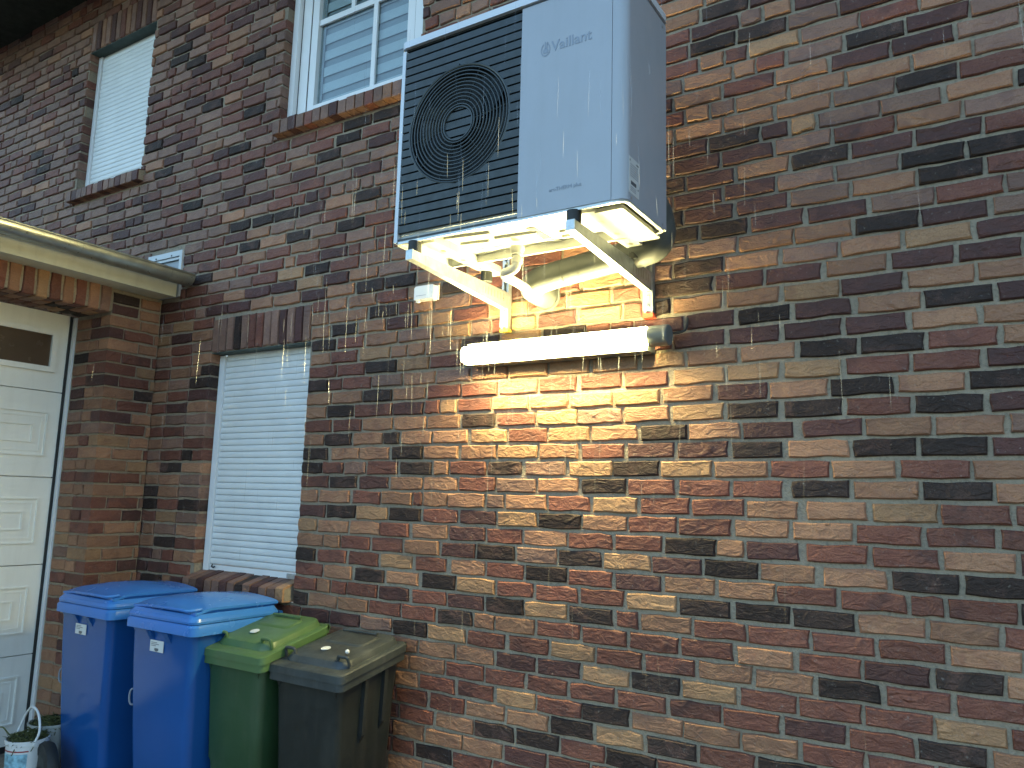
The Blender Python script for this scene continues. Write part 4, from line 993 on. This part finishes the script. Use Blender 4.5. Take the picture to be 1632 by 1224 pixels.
for yy, zb in ((-.352, .575), (-.215, .610)):  # two ribs down the side of the black bin
    b = bmesh.new(); zt = kf(0, yy) - .004
    loft(b, [[(-2.640, yy - .006, zb - .03), (-2.640, yy + .006, zb - .03), (-2.652, yy + .006, zb - .03), (-2.652, yy - .006, zb - .03)], [(-2.616, yy - .011, zb + .01), (-2.616, yy + .011, zb + .01), (-2.650, yy + .011, zb + .01), (-2.650, yy - .011, zb + .01)], [(-2.606, yy - .012, zt), (-2.606, yy + .012, zt), (-2.640, yy + .012, zt), (-2.640, yy - .012, zt)]])
    put('side_rib', b, M_RUBBER, kbin, bevel=.002)
b = bmesh.new(); bmesh.ops.create_uvsphere(b, u_segments=12, v_segments=8, radius=.011, matrix=Matrix.Translation((-2.70, -.40, kf(0, -.40) + .126))); put('lid_knob', b, M_STICK, kbin, smooth=True)

# ------------------------------------------------------------------ bucket, tub, wheel
bk = thing('bucket', 'small white plastic bucket with printed label, full of cuttings, by the garage door', 'bucket', (-4.72, -.78, 0))
BXc, BYc = -4.72, -.78
def lathe(bm, prof, cx, cy, seg=28):
    loft(bm, [[(cx + r * math.cos(2 * math.pi * k / seg), cy + r * math.sin(2 * math.pi * k / seg), z) for k in range(seg)] for r, z in prof], True, True)
b = bmesh.new(); lathe(b, [(.088, .0), (.090, .006), (.104, .285), (.109, .287), (.109, .300), (.111, .301), (.111, .310), (.104, .310), (.102, .27), (.09, .02)], BXc, BYc); put('pail', b, M_BUCKET, bk, smooth=40)
def band(z0, z1, a0, a1, mat, name, dr=.0012, n=12):
    b = bmesh.new(); R = lambda z: .090 + (.104 - .090) * (z - .006) / .279 + dr
    o_ = [[(BXc + R(z) * math.cos(math.radians(a0 + (a1 - a0) * k / n)), BYc + R(z) * math.sin(math.radians(a0 + (a1 - a0) * k / n)), z) for k in range(n + 1)] for z in (z0, z1)]
    v = [[b.verts.new(p) for p in r_] for r_ in o_]
    for k in range(n): b.faces.new((v[0][k], v[0][k + 1], v[1][k + 1], v[1][k]))
    return put(name, b, mat, bk)
band(.255, .262, 236, 338, M_REDP, 'printed_band'); band(.060, .067, 236, 338, M_REDP, 'printed_band'); band(.118, .245, 238, 336, M_BLUEP, 'printed_picture')
band(.080, .108, 276, 334, soft_mat('label_words', (.42, .44, .46), .5), 'printed_words', .0014); band(.085, .105, 242, 268, M_REDP, 'printed_badge', .0014)
b = bmesh.new(); tube(b, curve([(BXc + .110, BYc - .02, .298), (BXc + .112, BYc + .0, .36), (BXc + .075, BYc + .005, .44), (BXc + .0, BYc + .01, .468), (BXc - .065, BYc + .015, .43), (BXc - .105, BYc + .01, .36), (BXc - .112, BYc - .01, .298)], 6), .0065, 8); put('handle', b, M_BUCKET, bk, smooth=True)
for s in (-1, 1): 
    b = bmesh.new(); disc(b, (BXc + s * .106, BYc - .012, .290), .012, (s, 0, 0), .010, 12); put('handle_boss', b, M_BUCKET, bk)
def cuttings(name, label, cx, cy, R, z, n, seed):
    r = random.Random(seed); b = bmesh.new()
    for k in range(n):
        a = r.uniform(0, 6.28); q = R * math.sqrt(r.random()); p = Vector((cx + q * math.cos(a), cy + q * math.sin(a), z + r.uniform(-.02, .02) + .035 * (1 - q / R)))
        d = Vector((r.uniform(-1, 1), r.uniform(-1, 1), r.uniform(-.25, .55))).normalized() * r.uniform(.02, .05); s = d.cross(Vector((0, 0, 1))).normalized() * r.uniform(.0015, .004)
        v = [b.verts.new(p - d - s), b.verts.new(p - d + s), b.verts.new(p + d * .3 + s * .8 + Vector((0, 0, .006))), b.verts.new(p + d), b.verts.new(p + d * .3 - s * .8 + Vector((0, 0, .006)))]
        b.faces.new(v)
    disc(b, (cx, cy, z - .03), R, (0, 0, 1), .012, 18)
    o_ = put(name, b, M_GRASS); o_['kind'] = 'stuff'; o_['label'] = label; o_['category'] = 'cuttings'; return o_
cuttings('plant_cuttings', 'dark dried plant cuttings filling the white bucket', BXc, BYc, .097, .298, 260, 1)
b = bmesh.new(); tube(b, curve([(BXc - .06, BYc - .03, .30), (BXc - .10, BYc - .05, .315), (BXc - .150, BYc - .06, .345), (BXc - .170, BYc - .07, .350)], 5), .004, 6)
tw = put('twig', b, M_GRASS); tw['label'] = 'thin dark twig sticking out over the bucket edge'; tw['category'] = 'twig'
tb = thing('tub', 'grey plastic tub half hidden behind the white bucket', 'tub', (-4.83, -.57, 0))
b = bmesh.new(); lathe(b, [(.085, .0), (.12, .322), (.127, .324), (.127, .335), (.119, .335), (.085, .02)], -4.845, -.585); put('shell', b, M_TUB, tb, smooth=40)
cuttings('plant_cuttings', 'dark weeds piled in the grey tub beside the brick pier', -4.845, -.585, .112, .315, 220, 2)
wh = thing('cart_wheel', 'black rubber wheel with grey hub standing between bucket and blue bin', 'wheel', (-4.575, -.745, 0))
M3 = Matrix.Translation((-4.575, -.745, .150)) @ Matrix.Rotation(math.radians(-12), 4, 'Z')
b = bmesh.new(); rings = []
for k in range(32):
    a = 2 * math.pi * k / 32
    rings.append([M3 @ Vector(((.150 - q * .064) * math.cos(a), yy, (.150 - q * .064) * math.sin(a))) for yy, q in ((-.034, 1), (-.038, .5), (-.030, .12), (-.012, 0), (.012, 0), (.030, .12), (.038, .5), (.034, 1))])
vs_ = [[b.verts.new(p) for p in r_] for r_ in rings]
for i in range(32):
    for q in range(8): b.faces.new((vs_[i][q], vs_[i][(q + 1) % 8], vs_[(i + 1) % 32][(q + 1) % 8], vs_[(i + 1) % 32][q]))
put('tyre', b, M_RUBBER, wh, smooth=40)
b = bmesh.new(); tube(b, [M3 @ Vector((0, -.030, 0)), M3 @ Vector((0, .030, 0))], .088, 28); tube(b, [M3 @ Vector((0, -.042, 0)), M3 @ Vector((0, .042, 0))], [.026, .026], 16); put('rim', b, M_HUB, wh, smooth=40)

# ------------------------------------------------------------------ rain and the damp air
def rain_mat():
    m, t, p = new_mat('rain_water')
    for l in list(t.links): t.links.remove(l)
    out = t.nodes['Material Output']
    tr = N(t, 'ShaderNodeBsdfTransparent'); df = N(t, 'ShaderNodeBsdfTranslucent'); df.inputs[0].default_value = (.9, .92, .92, 1)
    gl = N(t, 'ShaderNodeBsdfGlossy'); gl.inputs['Roughness'].default_value = .25
    m1 = N(t, 'ShaderNodeMixShader'); m1.inputs[0].default_value = .5; t.links.new(df.outputs[0], m1.inputs[1]); t.links.new(gl.outputs[0], m1.inputs[2])
    m2 = N(t, 'ShaderNodeMixShader'); m2.inputs[0].default_value = .16; t.links.new(tr.outputs[0], m2.inputs[1]); t.links.new(m1.outputs[0], m2.inputs[2])
    t.links.new(m2.outputs[0], out.inputs[0]); return m
rr = random.Random(77); b = bmesh.new()
def drop(x, y, z, L, r, tilt):
    p = [Vector((x, y, z)), Vector((x + tilt * L * .5, y, z - L * .5)), Vector((x + tilt * L, y, z - L))]
    tube(b, p, [r * .4, r, r * .3], 5)
for k in range(300):
    x = rr.gauss(-1.75, .75); y = rr.uniform(-1.25, -.30); z = rr.gauss(2.75, .55)
    drop(x, y, z, rr.uniform(.05, .20), rr.uniform(.0006, .0009), rr.uniform(-.03, .05))
for k in range(80):
    x = rr.uniform(-4.0, .2); y = rr.uniform(-1.4, -.2); z = rr.uniform(1.0, 4.2)
    drop(x, y, z, rr.uniform(.03, .10), rr.uniform(.0004, .0008), rr.uniform(-.05, .10))
ra = put('rain', b, rain_mat(), smooth=True); ra['kind'] = 'stuff'; ra['label'] = 'thin falling rain drops glinting in the lamp light'; ra['category'] = 'rain'
